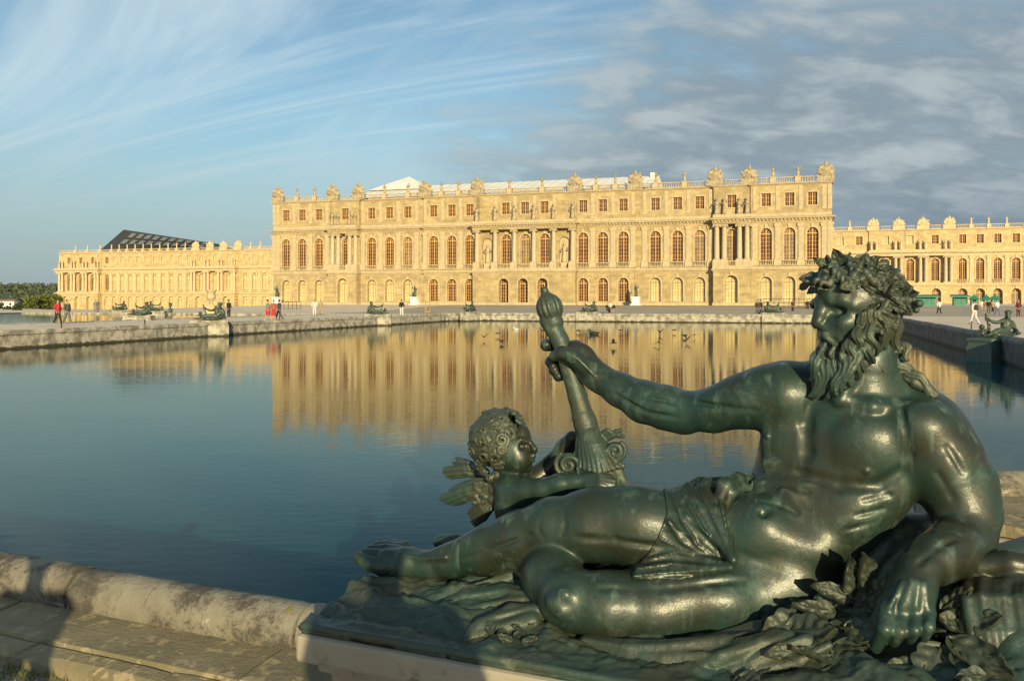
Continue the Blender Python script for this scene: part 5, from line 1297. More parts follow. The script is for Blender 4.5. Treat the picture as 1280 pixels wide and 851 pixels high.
def rock_base(root):
    a0, a1, d0, d1 = -1.565, 1.0, -.012, 1.06; na, nd = 330, 140; v = []; f = []
    rn = random.Random(2)
    for j in range(nd):
        for i in range(na):
            a = a0+(a1-a0)*i/(na-1); d = d0+(d1-d0)*j/(nd-1); v.append((*turn(a, d*(.72+.24*min(1, max(0, (a+1.4)/.6)))), base_height(a, d)-.03*min(1, max(0, (d-.4)/.5))*min(1, max(0, (-.75-a)/.3))))
    q = [(j*na+i, j*na+i+1, (j+1)*na+i+1, (j+1)*na+i) for j in range(nd-1) for i in range(na-1)]
    rim = [(i, 0) for i in range(na)]+[(na-1, j) for j in range(1, nd)]+[(i, nd-1) for i in range(na-2, -1, -1)]+[(0, j) for j in range(nd-2, 0, -1)]
    top = [j*na+i for i, j in rim]; rings = [top]
    for k, (dz, out) in enumerate(((-.010, .008), (-.022, .002), (-.034, -.004), (-9, .0))):
        r = []
        for ii, t in enumerate(top):
            x, y, z = v[t]; cx = -1 if rim[ii][0] == 0 else (1 if rim[ii][0] == na-1 else 0); cy = -1 if rim[ii][1] == 0 else (1 if rim[ii][1] == nd-1 else 0)
            wob = .006*mno.noise(Vector((x*18, y*18, k*1.7)))
            r.append(len(v)); v.append((x+cx*(out+wob), y+cy*(out+wob), (z+dz+.004*mno.noise(Vector((x*30, y*30, k)))) if dz > -5 else .640))
        for u in range(len(top)):
            w_ = (u+1) % len(top); q.append((rings[-1][w_], rings[-1][u], r[u], r[w_]))
        rings.append(r)
    o = obj('rock_base', raw_mesh('rock_base', np.array(v, np.float32), np.array(q, np.int32), M['bronze_dull']), root)
    rn = random.Random(21)
    def bh(x, y, d):                           # leaf position: above the base surface
        p = S(x, y, d); return (p[0], p[1], max(p[2], bz(p[0], p[1])+.012))
    L = [(1068, 742, .22, 95, -.2, 1.15, 4), (1090, 735, .22, 100, -.3, 1.2, 5), (1082, 750, .20, 55, -.3, 1.0, 0), (1060, 748, .2, 140, -.2, .9, 6), (1010, 775, .16, -150, -.3, 1.25, 0), (985, 790, .12, 20, -.4, 1.35, 1), (1030, 790, .12, -20, -.5, 1.2, 2),
         (1060, 785, .10, 10, -.6, 1.15, 3), (1045, 812, .06, -30, -.6, 1.0, 0), (1190, 800, .06, -35, -.7, 1.45, 4), (1175, 810, .04, -110, -.6, 1.35, 0), (1200, 815, .03, -60, -.7, 1.3, 2), (1150, 835, .0, 200, -.5, 1.0, 5),
         (1195, 775, .12, 20, -.4, 1.1, 1), (1000, 820, .05, 160, -.6, .9, 6), (1180, 760, .16, 60, -.2, .9, 5), (1040, 765, .18, 170, -.2, 1.0, 4), (1020, 755, .24, 40, -.2, .9, 3)]
    for x, y, d, ang, dd, sc, k in L:
        a = R(ang); put_leaf(o, bh(x, y, d), (math.cos(a), dd, math.sin(a)*.6), (0, -.65, .75), sc, k)
    for i in range(40):
        a = rn.uniform(-.12, .50); d = rn.uniform(-.10, .34); t = rn.uniform(0, 6.28)
        if .10 < a < .42 and d < .14: a -= .3
        put_leaf(o, (a, d, bz(a, d)+rn.uniform(-.004, .008)), (math.cos(t), math.sin(t), rn.uniform(-.12, .14)), (rn.uniform(-.2, .2), -.4, .9), rn.uniform(.7, 1.1), 4+i % 3 if i % 3 else i)
    for i in range(16):
        a = rn.uniform(-.98, -.78); d = rn.uniform(.02, .16); t = rn.uniform(0, 6.28)
        put_leaf(o, (a, d, bz(a, d)+.004), (math.cos(t), math.sin(t), .25), (rn.uniform(-.3, .3), -.5, .8), rn.uniform(.28, .5), i)
    return o
def ground_cloth():
    """cloth and fringe spread over the base under his legs, and the hide behind his elbow"""
    f = Field((-1.35, -.05, .60), (.75, .85, 1.15), .006)
    def fold(*p, k=.014): f.chain(C4(*p), k)
    fold((688, 785, .12, 9), (712, 812, .06, 11), (745, 832, .035, 10), (800, 840, .02, 9), (868, 846, .015, 9), (935, 838, .02, 8), (1000, 829, .03, 7))
    fold((735, 806, .10, 14), (790, 816, .07, 16), (850, 815, .07, 16), (905, 806, .09, 14))
    fold((862, 842, .025, 7), (885, 822, .05, 8), (925, 806, .07, 8), (970, 792, .10, 7)); fold((880, 834, .03, 12), (930, 815, .05, 14), (985, 797, .09, 11))
    fold((940, 834, .03, 10), (975, 815, .05, 11), (1010, 800, .07, 9)); fold((945, 842, .015, 6), (1000, 824, .03, 7), (1036, 806, .05, 6))
    fold((890, 808, .16, 16), (945, 793, .18, 16), (990, 778, .20, 12)); fold((770, 826, .05, 8), (830, 830, .04, 9), (880, 828, .04, 7))
    # cloth tongues under the stretched leg
    fold((548, 756, .26, 8), (585, 748, .28, 12), (630, 742, .30, 13), (675, 745, .28, 12)); fold((560, 766, .22, 7), (600, 764, .22, 9), (640, 752, .25, 9), (684, 752, .23, 9))
    fold((582, 800, .06, 6), (602, 782, .10, 9), (640, 764, .17, 10), (690, 762, .18, 10)); fold((590, 796, .08, 9), (620, 788, .10, 10), (665, 776, .14, 12)); fold((575, 772, .16, 5), (588, 790, .09, 5), (584, 802, .05, 5))
    fold((560, 738, .38, 9), (610, 722, .42, 12), (660, 706, .50, 16)); fold((620, 730, .36, 9), (650, 716, .42, 10), (680, 700, .52, 14))
    fold((700, 694, .62, 22), (740, 690, .62, 26), (790, 700, .58, 26), (840, 720, .5, 24))
    # hide behind the resting arm
    fold((1085, 720, .46, 26), (1110, 690, .50, 30), (1140, 668, .54, 26), (1172, 655, .56, 16), (1190, 662, .54, 10)); fold((1100, 735, .38, 16), (1130, 700, .44, 22), (1165, 680, .50, 24), (1200, 690, .50, 26))
    fold((1090, 742, .34, 9), (1112, 712, .38, 9), (1130, 690, .42, 9)); fold((1160, 652, .55, 8), (1168, 646, .56, 8), (1184, 655, .55, 7))
    fold((1190, 730, .36, 16), (1235, 712, .40, 26), (1290, 700, .44, 30)); fold((1200, 742, .28, 14), (1240, 735, .30, 14), (1290, 722, .32, 16))
    def ridge(r, *p): f.chain([(*S(x, y, surf(f, x, y)+.002), RP(r, x, .15)) for x, y in p], .010)
    for r, *p in [(4, (700, 800), (740, 822), (800, 828), (860, 826), (920, 812)), (3.5, (730, 800), (780, 808), (840, 806), (900, 798)), (4, (872, 836), (900, 818), (950, 800), (1000, 782)), (3.5, (892, 830), (930, 812), (975, 796)), (3, (915, 836), (950, 818), (990, 803)),
                  (3.5, (775, 818), (830, 820), (880, 816)), (3.5, (940, 826), (975, 808), (1005, 796)), (3, (900, 800), (945, 788), (985, 776)), (3.5, (556, 752), (590, 744), (630, 738), (670, 742)), (3, (570, 764), (605, 756), (650, 748)), (3, (590, 782), (620, 770), (660, 760), (690, 758)),
                  (3, (600, 792), (640, 778), (680, 770)), (3, (580, 735), (620, 722), (655, 708)), (2.5, (596, 798), (625, 790), (660, 780)), (3, (1104, 712), (1128, 688), (1150, 670)), (3, (1120, 716), (1142, 692), (1165, 678))]: ridge(r, *p)
    return f.mesh('ground_cloth', M['bronze_dull'], 1)
def stream():
    """water pouring out of the urn under his elbow, cast as a sheaf of ropes"""
    f = Field((.28, -.12, .55), (1.05, .45, 1.15), .005); rn = random.Random(6)
    for i in range(15):
        x = 1200+i*9.0; o = rn.uniform(-3, 3); r = rn.uniform(5.5, 8.5)
        f.chain(C4((x+26, 722+abs(i-7)*.5, .30, r), (x+10, 732+o, .20, r), (x+8, 748+o, .13, r), (x+14, 790, .085, r*.95), (x+22, 830, .06, r*.9), (x+30, 875, .04, r)), .004)
    f.chain(C4((1215, 735, .24, 18), (1222, 790, .14, 18), (1235, 870, .09, 18)), .01); f.chain(C4((1270, 735, .24, 26), (1280, 800, .14, 26), (1295, 880, .09, 26)), .01)
    f.chain(C4((1196, 722, .28, 10), (1222, 708, .26, 14), (1262, 704, .25, 16), (1310, 712, .25, 18)), .012)
    return f.mesh('water_stream', M['bronze'], 1)
def statue():
    root = empty('river_god_statue', loc(0, PC), ROTZ, 'large reclining bearded bronze god with leaf wreath, oar and winged putto on the near plinth', 'statue')
    root2 = root
    obj('body', GOD.mesh('body', M['bronze'], 1), root)
    obj('hair_and_beard', beard_and_hair(), root)
    wreath(root)
    obj('drapery', drapery(), root)
    b, h, w1, w2 = putto()
    po = obj('putto', b, root); obj('putto_hair', h, po); obj('wing', w1, po); obj('wing', w2, po)
    obj('oar', oar(), root); rock_base(root); obj('ground_cloth', ground_cloth(), root); obj('water_stream', stream(), root)
    return root
STATUE = statue()
def plinth():
    r = empty('stone_plinth', loc(-1.565, PC), ROTZ-BA, 'pale veined marble plinth under the bronze river god, its top edge moulded', 'plinth')
    a0, a1, d1 = .02, 2.75, .95
    def blk(name, o, z0, z1, bev=.006):
        m = MB(); m.box(a0-o, a1+o, -o, d1+o, z0, z1); ob = m.build(name, M['plinth'], r)
        b = ob.modifiers.new('bevel', 'BEVEL'); b.width = bev; b.segments = 2; return ob
    blk('base_block', .07, -.2, .16, .012); blk('shaft', -.06, .1602, .50); blk('moulding', -.02, .5002, .545, .015); blk('cap', .03, .5452, .638, .014)
plinth()
# ================================================================== people
def person_meshes(pose):
    f = Field((-.62, -.55, -.04), (.62, .62, 1.92), .021); T = Field((-.62, -.55, -.04), (.62, .62, 1.92), .021); U = Field((-.62, -.55, -.04), (.62, .62, 1.92), .021); H = Field((-.3, -.3, 1.4), (.3, .3, 1.92), .02)
    hip, sh = .90, 1.42
    legs = {'stand': [((.10, 0), (.11, 0.02), (.12, .0)), ((-.10, 0), (-.11, -.02), (-.13, .02))],
            'walk': [((.10, 0), (.10, -.14), (.10, -.30)), ((-.10, 0), (-.10, .03), (-.10, .32))],
            'sit': None}[pose]
    zz = -.42 if pose == 'sit' else 0
    if pose == 'sit': legs = [((.11, 0), (.14, -.42), (.14, -.40)), ((-.11, 0), (-.14, -.42), (-.15, -.38))]
    for (h, k, a) in legs:
        kz = .50 if pose != 'sit' else .50
        hp, kn, an = (h[0], h[1], hip+zz), (k[0], k[1], kz), (a[0], a[1], .08)
        f.chain([(*hp, .085), (*kn, .058), (*an, .042)], .02); f.chain([(an[0], an[1]+.04, .045, .042), (an[0], an[1]-.15, .03, .036)], .02)
        T.chain([(*hp, .105), (*kn, .078), (an[0], an[1], .11, .066)], .03)
    f.chain([(0, 0, hip+zz, .14), (0, 0, 1.15+zz, .13), (0, .01, 1.36+zz, .13)], .05); f.chain([(0, .01, 1.40+zz, .07), (0, 0, 1.56+zz, .055)], .03)
    T.ell((0, 0, hip+zz+.03), (.18, .135, .13), .03)
    U.chain([(0, 0, hip+zz+.06, .155), (0, 0, 1.15+zz, .15), (0, .01, 1.33+zz, .155)], .05); U.chain([(-.15, .01, 1.40+zz, .085), (.15, .01, 1.40+zz, .085)], .04)
    f.ell((0, -.01, 1.67+zz), (.078, .098, .118), .02); f.ell((0, -.10, 1.655+zz), (.016, .02, .022), .01)
    H.ell((0, .02, 1.70+zz), (.092, .105, .105), .01); H.ell((0, -.075, 1.62+zz), (.06, .05, .075), .01, op='c')
    for s in (-1, 1):
        sw = (.10*s if pose == 'walk' else -.04)
        e = (s*.27, sw*.6, 1.12+zz); hd = (s*(.24 if pose != 'sit' else .14), sw*1.4-.10, .90+zz if pose != 'sit' else .62)
        f.chain([(s*.19, 0, 1.42+zz, .055), (*e, .042), (*hd, .032)], .02)
        f.ell((hd[0], hd[1]-.01, hd[2]-.05), (.022, .035, .05), .015)
        for q in range(4): f.chain([(hd[0]+s*.0, hd[1]-.035+.022*q, hd[2]-.08, .011), (hd[0]-s*.01, hd[1]-.04+.02*q, hd[2]-.13, .009)], .004)
        f.chain([(hd[0], hd[1]-.04, hd[2]-.03, .012), (hd[0]-s*.02, hd[1]-.07, hd[2]-.07, .010)], .005)
        U.chain([(s*.18, 0, 1.42+zz, .075), (e[0], e[1], e[2], .062), ((e[0]+hd[0])/2, (e[1]+hd[1])/2, (e[2]+hd[2])/2, .05)], .02)
    sk = MB().lathe([(.16, hip+.1), (.19, .78), (.205, .48), (.195, .46)], 14).mesh('skirt', smooth=True)
    return dict(body=f.mesh('body', M['skin'], 1), trousers=T.mesh('trousers', M['skin'], 1), top=U.mesh('top', M['skin'], 1), hair=H.mesh('hair', M['skin'], 0), skirt=sk)
PM = {p: person_meshes(p) for p in ('stand', 'walk', 'sit')}
CLO = {}
def cloth(col):
    if col not in CLO: CLO[col] = mat('cloth', col, .9, var=tuple(c*.75 for c in col), scale=6)
    return CLO[col]
BLK, WHT, RED, GRY, TAN, JEAN, DRED, HAIR, FAIR, BLUE = (.018, .018, .02), (.62, .60, .56), (.45, .035, .04), (.20, .20, .20), (.36, .28, .19), (.10, .13, .18), (.12, .02, .03), (.025, .018, .012), (.22, .14, .06), (.10, .16, .28)
def person(p, rz, pose, top, bottom, label, group=None, hair=HAIR, h=1.72, skirt=False, bag=None):
    r = empty('person', p, rz, label, 'person', group); r.scale = (h/1.79,)*3
    obj('body', PM[pose]['body'], r)
    for nm, col in (('top', top), ('skirt' if skirt else 'trousers', bottom), ('hair', hair)):
        o = obj(nm, PM[pose][nm], r); o.material_slots[0].link = 'OBJECT' if o.material_slots else 'DATA'
        if o.material_slots: o.material_slots[0].material = cloth(col)
    if bag:
        m = MB(); m.lathe([(.05, 0), (.15, .03), (.17, .2), (.15, .36), (.06, .42)], 10); b = m.build('backpack', cloth(bag), r, smooth=True, p=(0, .17, 1.02)); b.scale = (1, .62, 1)
    return r
PM['stand']['skirt'].materials.append(M['skin']); PM['walk']['skirt'].materials.append(M['skin'])
def zg(y): return 0.0
VG = 'visitors walking round the pools'
for (px, fy, rz, pose, top, bot, lab, kw) in [
    (72, 405, 60, 'walk', RED, BLK, 'person in a red top and black trousers, leftmost of all the visitors', {}),
    (84, 405, 60, 'walk', (.07, .08, .06), JEAN, 'person in a dark top and pale jeans just right of the one in red', {'bag': (.10, .12, .08)}),
    (119.5, 391, 20, 'stand', GRY, GRY, 'small grey figure, left one of the pair in front of the left wing', {}),
    (122.5, 391, -20, 'stand', (.12, .12, .13), (.15, .14, .13), 'small dark figure, right one of the pair in front of the left wing', {}),
    (286, 397, 150, 'stand', BLK, BLK, 'person all in black standing right of the white garden vase', {}),
    (335, 400.5, 100, 'walk', (.22, .20, .20), RED, 'person in a grey top and red skirt, leftmost of the group before the palace corner', {'skirt': True}),
    (342, 401, 200, 'stand', (.35, .10, .08), RED, 'person in a red skirt and rusty top in the middle of the group', {'skirt': True, 'hair': FAIR}),
    (349, 400, 250, 'walk', (.05, .05, .07), (.09, .09, .11), 'person in dark clothes, rightmost of the group before the palace corner', {}),
    (393, 394.5, 0, 'stand', WHT, WHT, 'person dressed all in white before the left portico', {}),
    (401, 394, 30, 'walk', TAN, TAN, 'person in tan clothes beside the one all in white', {}),
    (405, 385, 0, 'walk', WHT, JEAN, 'person in a white shirt near the steps of the left portico', {}),
    (412.5, 385, 80, 'stand', BLK, (.1, .09, .08), 'person in a black jacket near the steps of the left portico', {}),
    (502, 394.6, 170, 'stand', BLK, WHT, 'person in a black top and white trousers near the standing statue', {}),
    (532, 395.5, 100, 'sit', TAN, TAN, 'left one of two small tan figures sitting by the far kerb', {}),
    (537.5, 395.5, 260, 'sit', (.28, .20, .13), TAN, 'right one of two small tan figures sitting by the far kerb', {}),
    (759.5, 391.5, 30, 'sit', BLK, BLK, 'person in black, leftmost of three by the far kerb', {}),
    (763, 391.5, 10, 'stand', WHT, BLK, 'person in a white top in the middle of three by the far kerb', {'h': 1.5}),
    (766.5, 391.5, -30, 'sit', BLK, (.3, .3, .3), 'person in black, rightmost of three by the far kerb', {}),
    (947, 395.8, 0, 'stand', (.06, .05, .05), (.09, .09, .10), 'person in dark clothes left of the right far bronze group', {}),
    (951.5, 395.5, 60, 'walk', BLK, JEAN, 'person in a black top and jeans beside the right far bronze group', {}),
    (991, 391, 20, 'stand', (.09, .03, .03), BLK, 'person in maroon standing at the railing beside the god statue', {}),
    (1009, 390, -40, 'stand', BLK, BLK, 'person all in black at the railing close to the god statue face', {}),
    (1015.5, 390, 90, 'walk', (.25, .10, .05), (.2, .1, .07), 'person in rust brown next to the god statue wreath', {}),
    (1174, 393, 180, 'walk', WHT, BLK, 'person in a white shirt and black trousers walking on the right gravel', {}),
    (1218, 405, 200, 'walk', WHT, WHT, 'person in white with a dark backpack, nearest on the right gravel', {'bag': (.04, .03, .03)}),
    (1227, 391, 0, 'stand', WHT, TAN, 'person in a white top standing before the small kiosks', {'hair': FAIR}),
    (1231, 391, 40, 'stand', (.30, .12, .08), (.3, .25, .2), 'person in a terracotta top standing before the small kiosks', {}),
    (1236, 393, -40, 'stand', BLK, (.12, .1, .09), 'person in a black top in the crowd before the small kiosks', {}),
    (1241, 392, 20, 'stand', (.33, .27, .22), BLK, 'person in a beige top in the crowd before the small kiosks', {}),
    (1246.5, 394, 10, 'walk', WHT, BLUE, 'person in a white top and blue trousers behind the right bronze group', {}),
    (1273, 396, 0, 'stand', DRED, DRED, 'person in dark red, the rightmost visitor', {}),
    (1138, 389, 40, 'stand', BLUE, WHT, 'person in blue and white by the long green kiosk behind the wreath', {}),
]:
    person(at(px, fy), R(rz), pose, top, bot, lab, VG, **kw)
person((.16, -.34, 0), R(180), 'stand', (.1, .1, .12), JEAN, 'photographer standing in front of the bronze god, back to the sun', 'visitors behind the plinth', h=1.80)
person((-1.66, -.35, 0), R(180), 'stand', (.3, .3, .32), BLK, 'visitor standing left of the photographer near the left kerb', 'visitors behind the plinth', h=1.66)
# ================================================================== distant bronzes
FARGOD = god_body(.026)
def far_god_mesh():
    f = FARGOD
    f.chain(C4((1040, 438, .42, 22), (1040, 490, .40, 14)), .03); f.ell(S(1085, 350, .5), (.17, .15, .11), .02)
    f.chain(C4((684, 384, .755, 16), (690, 400, .755, 12), (742, 560, .755, 14), (750, 640, .78, 30)), .02)
    f.chain(C4((628, 560, .80, 36), (640, 600, .80, 26), (640, 660, .80, 30)), .03); f.chain(C4((640, 612, .745, 20), (678, 612, .69, 14), (740, 604, .68, 11)), .02)
    f.chain(C4((600, 600, .85, 16), (560, 600, .9, 8)), .02)
    for x in range(470, 1260, 60): f.ell(S(x, 775-(x-470)*.05, .45), (.22, .30, .09), .05)
    me = f.mesh('reclining_figures', M['bronze_far'], 0)
    co = np.empty(len(me.vertices)*3, np.float32); me.vertices.foreach_get('co', co); co = co.reshape(-1, 3); co -= np.array([-.48, .45, .645], np.float32); me.vertices.foreach_set('co', co.ravel()); return me
FG_ME = far_god_mesh()
def plinth_mesh(l, d, h, mt):
    m = MB(); m.box(-l/2-.06, l/2+.06, -d/2-.06, d/2+.06, -.65, .12); m.box(-l/2, l/2, -d/2, d/2, .1202, h-.1); m.box(-l/2-.04, l/2+.04, -d/2-.04, d/2+.04, h-.098, h)
    return m.mesh('stone_plinth', mt)
PL = plinth_mesh(2.5, 1.15, .40, M['farcurb']); PLV = plinth_mesh(2.5, 1.15, .42, M['verdigris'])
GB = 'reclining bronze groups round the pools'; GP = 'stone plinths of the reclining bronzes'
for (p, rz, flip, lab, lab2, pm) in [
    (loc(A0-.15, 47.7), 34, 1, 'reclining bronze group on the left kerb of the near pool, largest on the left', 'plinth at the left kerb under the largest bronze group on the left', PL),
    (loc(P2[1]+.3, 60.1), 20, 1, 'dark bronze group left of the white vase before the left wing', 'plinth of the dark bronze group at the far left pool', PL),
    (at(195, 393), 20, -1, 'smaller bronze group farther back on the left pool kerb', 'low plinth of the smaller bronze group on the left pool kerb', PL),
    (loc(A0-.1, 71.6), 22, -1, 'bronze group on the far left corner of the near pool before the palace', 'plinth at the far left corner of the near pool', PL),
    (loc(A0+2.2, C1-1.6), 80, 1, 'narrow bronze group seen end on at the far kerb, left of the oar', 'plinth under the narrow bronze group at the far kerb', PL),
    (on_plane(735, C1+.3) and loc(on_plane(735, C1+.3)[0], C1+.3), 0, 1, 'bronze group in the middle of the far kerb just right of the oar', 'plinth in the middle of the far kerb', PL),
    (loc(on_plane(968, C1+.2)[0], C1+.2), 0, -1, 'bronze group on the far kerb left of the god statue head', 'plinth on the far kerb left of the god statue head', PL),
    (at(149, 391.5), 70, 1, 'small distant bronze group, leftmost of those before the left wing', 'plinth of the leftmost distant bronze group', PL),
    (loc(A1-.1, 37.6), 42, 1, 'dark bronze group on the right kerb at the right edge of the picture', 'verdigris green plinth on the right kerb', PLV),
]:
    k = .9 if pm is PL else .84; o = obj('reclining_bronze', FG_ME, None, (p.x, p.y, .40 if pm is PL else .27), ROTZ+R(rz)); o.scale = (flip*k, k, k); tag(o, lab, 'statue', GB)
    tag(obj('stone_plinth', pm, None, (p.x, p.y, 0 if pm is PL else -.15), ROTZ+R(rz), (k, k, 1)), lab2, 'plinth', GP)
# bronze statues standing before the front, on white pedestals
FS = [figure_mesh(2.0, s, M['bronze_far'], 'standing_bronze') for s in (4, 15, 27)]
pdm = MB().box(-.85, .85, -.85, .85, 0, .25).box(-.62, .62, -.62, .62, .2502, 1.25).box(-.75, .75, -.75, .75, 1.2502, 1.42).mesh('white_pedestal', M['white'])
for i, (px, lab, l2) in enumerate([(346, 'dark standing statue at the left corner of the palace front', 'white pedestal at the left corner of the palace front'), (518.5, 'dark standing statue with raised arm left of the middle of the palace', 'white pedestal of the standing statue left of the middle'),
                          (795, 'dark standing statue on a white pedestal right of the middle of the palace', 'white pedestal of the standing statue right of the middle')]):
    a, Y = on_plane(px, 144.5); p = loc(a, 144.5, .74)
    tag(obj('white_pedestal', pdm, None, p, ROTZ), l2, 'pedestal', 'pedestals before the front'); tag(obj('standing_bronze', FS[i], None, p+Vector((0, 0, 1.42)), ROTZ+.3*i), lab, 'statue', 'standing statues before the front')
def garden_vase(h, mt, nm):
    m = MB(); q = h/2.7*.8; m.box(-.5*q, .5*q, -.5*q, .5*q, 0, .42*h); m.box(-.58*q, .58*q, -.58*q, .58*q, .4202*h, .46*h)
    m.lathe([(r_*q, z_*h) for r_, z_ in ((.3, .46), (.14, .54), (.17, .58), (.5, .70), (.52, .80), (.42, .86), (.62, .97), (.60, 1), (.1, .985))], 16)
    o = m.build(nm, mt); o.data.polygons.foreach_set('use_smooth', [True]*len(o.data.polygons)); o.data.set_sharp_from_angle(angle=R(35)); return o
o = garden_vase(2.6, M['trim'], 'garden_vase'); o.location = at(264, 398.5); tag(o, 'white marble vase on a pedestal behind the left bronze group', 'vase')
o = garden_vase(1.3, M['bronze_far'], 'garden_vase'); o.location = at(213, 391.5); tag(o, 'small dark urn standing before the middle of the left wing', 'vase')
# ================================================================== small things
ORD_ = ['first', 'second', 'third', 'fourth', 'fifth', 'sixth']
def post(p, h, lab, grp):
    m = MB().lathe([(.04, -.05), (.04, h-.06), (.055, h-.05), (.055, h), (.02, h+.03)], 6); tag(m.build('kerb_post', M['iron'], None, p=p), lab, 'post', grp)
for i, c in enumerate((33.0, 36.2, 39.6, 43.4, 47.6, 52.2)): post(loc(A1+1.5, c), .55, 'thin dark post beside the right kerb, '+('nearest of the row' if i == 0 else 'farthest of the row' if i == 5 else ORD_[i]+' from the near end'), 'thin posts along the right kerb')
for i, c in enumerate((31.5, 37.2, 43.5, 50.5, 58.0)): post(loc(A0-1.6, c), .5, 'thin dark post beside the left kerb, '+('nearest of the row' if i == 0 else 'farthest of the row' if i == 4 else ORD_[i]+' from the near end'), 'thin posts along the left kerb')
def railing(p0, p1, h, lab, n):
    r = empty('metal_railing', p0, 0, lab, 'railing'); d = Vector(p1)-Vector(p0)
    for i in range(n+1): MB().tube([d*(i/n), d*(i/n)+Vector((0, 0, h))], .035, 5).build('railing_post', M['iron'], r)
    for z in (h, h*.55, .15): MB().tube([Vector((0, 0, z)), d+Vector((0, 0, z))], .028, 5).build('rail', M['iron'], r)
railing(at(949, 385.4, .5), at(1024, 385.6, .5), 1.3, 'dark metal railing before the right end of the palace', 12)
railing(at(355, 387, .3), at(376, 386.8, .3), 1.1, 'short metal barrier before the left portico', 4)
def kiosk(px, by, w_, d_, h, lab, flat=False):
    p = at(px, by); r = empty('kiosk', p, R(-18), lab, 'kiosk', 'green garden kiosks')
    MB().box(-w_/2, w_/2, -d_/2, d_/2, -.5, h).build('booth', M['green_paint'], r)
    pn = MB()
    for k in range(max(2, int(w_/.7))):
        x = -w_/2+(k+.5)*w_/max(2, int(w_/.7)); MB().box(x-.22, x+.22, -d_/2-.04, -d_/2, .25, h-.3).build('panel', M['green_paint'], r)
    o = .35
    if flat: MB().add([(-w_/2-o*1.6, -d_/2-o*2.5, h-.05), (w_/2+o*1.6, -d_/2-o*2.5, h-.05), (w_/2+o, d_/2+o, h+.25), (-w_/2-o, d_/2+o, h+.25), (-w_/2-o*1.6, -d_/2-o*2.5, h+.12), (w_/2+o*1.6, -d_/2-o*2.5, h+.12), (w_/2+o, d_/2+o, h+.42), (-w_/2-o, d_/2+o, h+.42)],
        [(0, 1, 2, 3), (4, 5, 6, 7), (0, 1, 5, 4), (1, 2, 6, 5), (2, 3, 7, 6), (3, 0, 4, 7)]).build('roof', M['green_paint'], r)
    else:
        m = MB(); a, b = w_/2+o, d_/2+o; m.add([(-a, -b, h), (a, -b, h), (a, b, h), (-a, b, h), (0, 0, h+.75)], [(0, 1, 4), (1, 2, 4), (2, 3, 4), (3, 0, 4), (3, 2, 1, 0)]); m.lathe([(.09, h+.68), (.12, h+.80), (.02, h+.95)], 6); m.build('roof', M['green_paint'], r)
kiosk(1156, 387.3, 3.0, 2.2, 2.1, 'long green kiosk with a flat awning roof right behind the god statue wreath', True)
kiosk(1199, 387.5, 1.8, 1.6, 2.1, 'green kiosk with a wide awning roof in the middle of the row', True)
kiosk(1217.5, 387.5, 1.0, 1.0, 1.7, 'small green pointed kiosk, leftmost of the three small ones')
kiosk(1233, 387.5, .95, .95, 1.7, 'small green pointed kiosk, middle one of the three small ones')
kiosk(1243.5, 387.5, 1.0, 1.0, 1.75, 'small green pointed kiosk, rightmost of the three small ones')
def planter(px, by, w_, lab):
    p = at(px, by); r = empty('planter_box', p, R(-18), lab, 'planter', 'green planters by the kiosks')
    MB().box(-w_/2, w_/2, -.4, .4, 0, .5).build('box', M['green_paint'], r)
for px, lab in ((1189.5, 'green planter box left of the middle kiosk'), (1258, 'green planter box right of the small kiosks')): planter(px, 388.5, 1.1, lab)
# birds over and on the water
def bird_mesh(span, lift, mt):
    m = MB(); n = 6; pr = [(.005, -.17), (.035, -.12), (.05, -.02), (.045, .07), (.028, .12), (.03, .15), (.006, .19)]
    b = len(m.v); m.lathe(pr, 7); m.v = [(x, z, y*.9) for x, y, z in m.v]
    for s in (-1, 1):
        w0, w1, w2 = (s*.03, .06, .02), (s*span*.5, .05, lift*.7), (s*span, -.04, lift); t0, t1 = (s*.03, -.07, .02), (s*span*.5, -.08, lift*.66)
        m.add([w0, w1, w2, t1, t0]+[(x, y, z-.012) for x, y, z in (w0, w1, w2, t1, t0)], [(0, 1, 3, 4), (1, 2, 3), (9, 8, 6, 5), (8, 7, 6), (0, 5, 6, 1), (1, 6, 7, 2), (2, 7, 8, 3), (3, 8, 9, 4)])
    m.add([(-.02, -.15, 0), (.02, -.15, 0), (.05, -.27, .0), (-.05, -.27, .0), (0, -.2, .012)], [(0, 1, 2, 3), (0, 1, 4), (1, 2, 4), (2, 3, 4), (3, 0, 4)])
    return m.mesh('bird', mt, smooth=False)
BM = [bird_mesh(.34, .22, M['bird']), bird_mesh(.36, .05, M['bird']), bird_mesh(.33, -.12, M['bird'])]
ORD = ['first', 'second', 'third', 'fourth', 'fifth', 'sixth', 'seventh', 'eighth', 'ninth', 'tenth', 'eleventh', 'twelfth', 'thirteenth', 'rightmost']
BLAB = [('leftmost of them all' if i == 0 else ORD[i]+' from the left' if i < 13 else ORD[i]) for i in range(14)]
for i, (px, py) in enumerate([(605, 419.5), (622, 415), (627, 424), (678, 412), (700, 420), (723, 411), (767, 427), (776, 411), (823, 426), (825, 413.5), (843, 411), (856, 417), (859, 422), (868, 417)]):
    p = at(px, py+1.5, -.42); o = obj('bird', BM[i % 3], None, p, R(40*i+20)); o.scale = (.95,)*3; tag(o, 'small dark bird skimming low over the pool, '+BLAB[i], 'bird', 'dark birds over the pool')
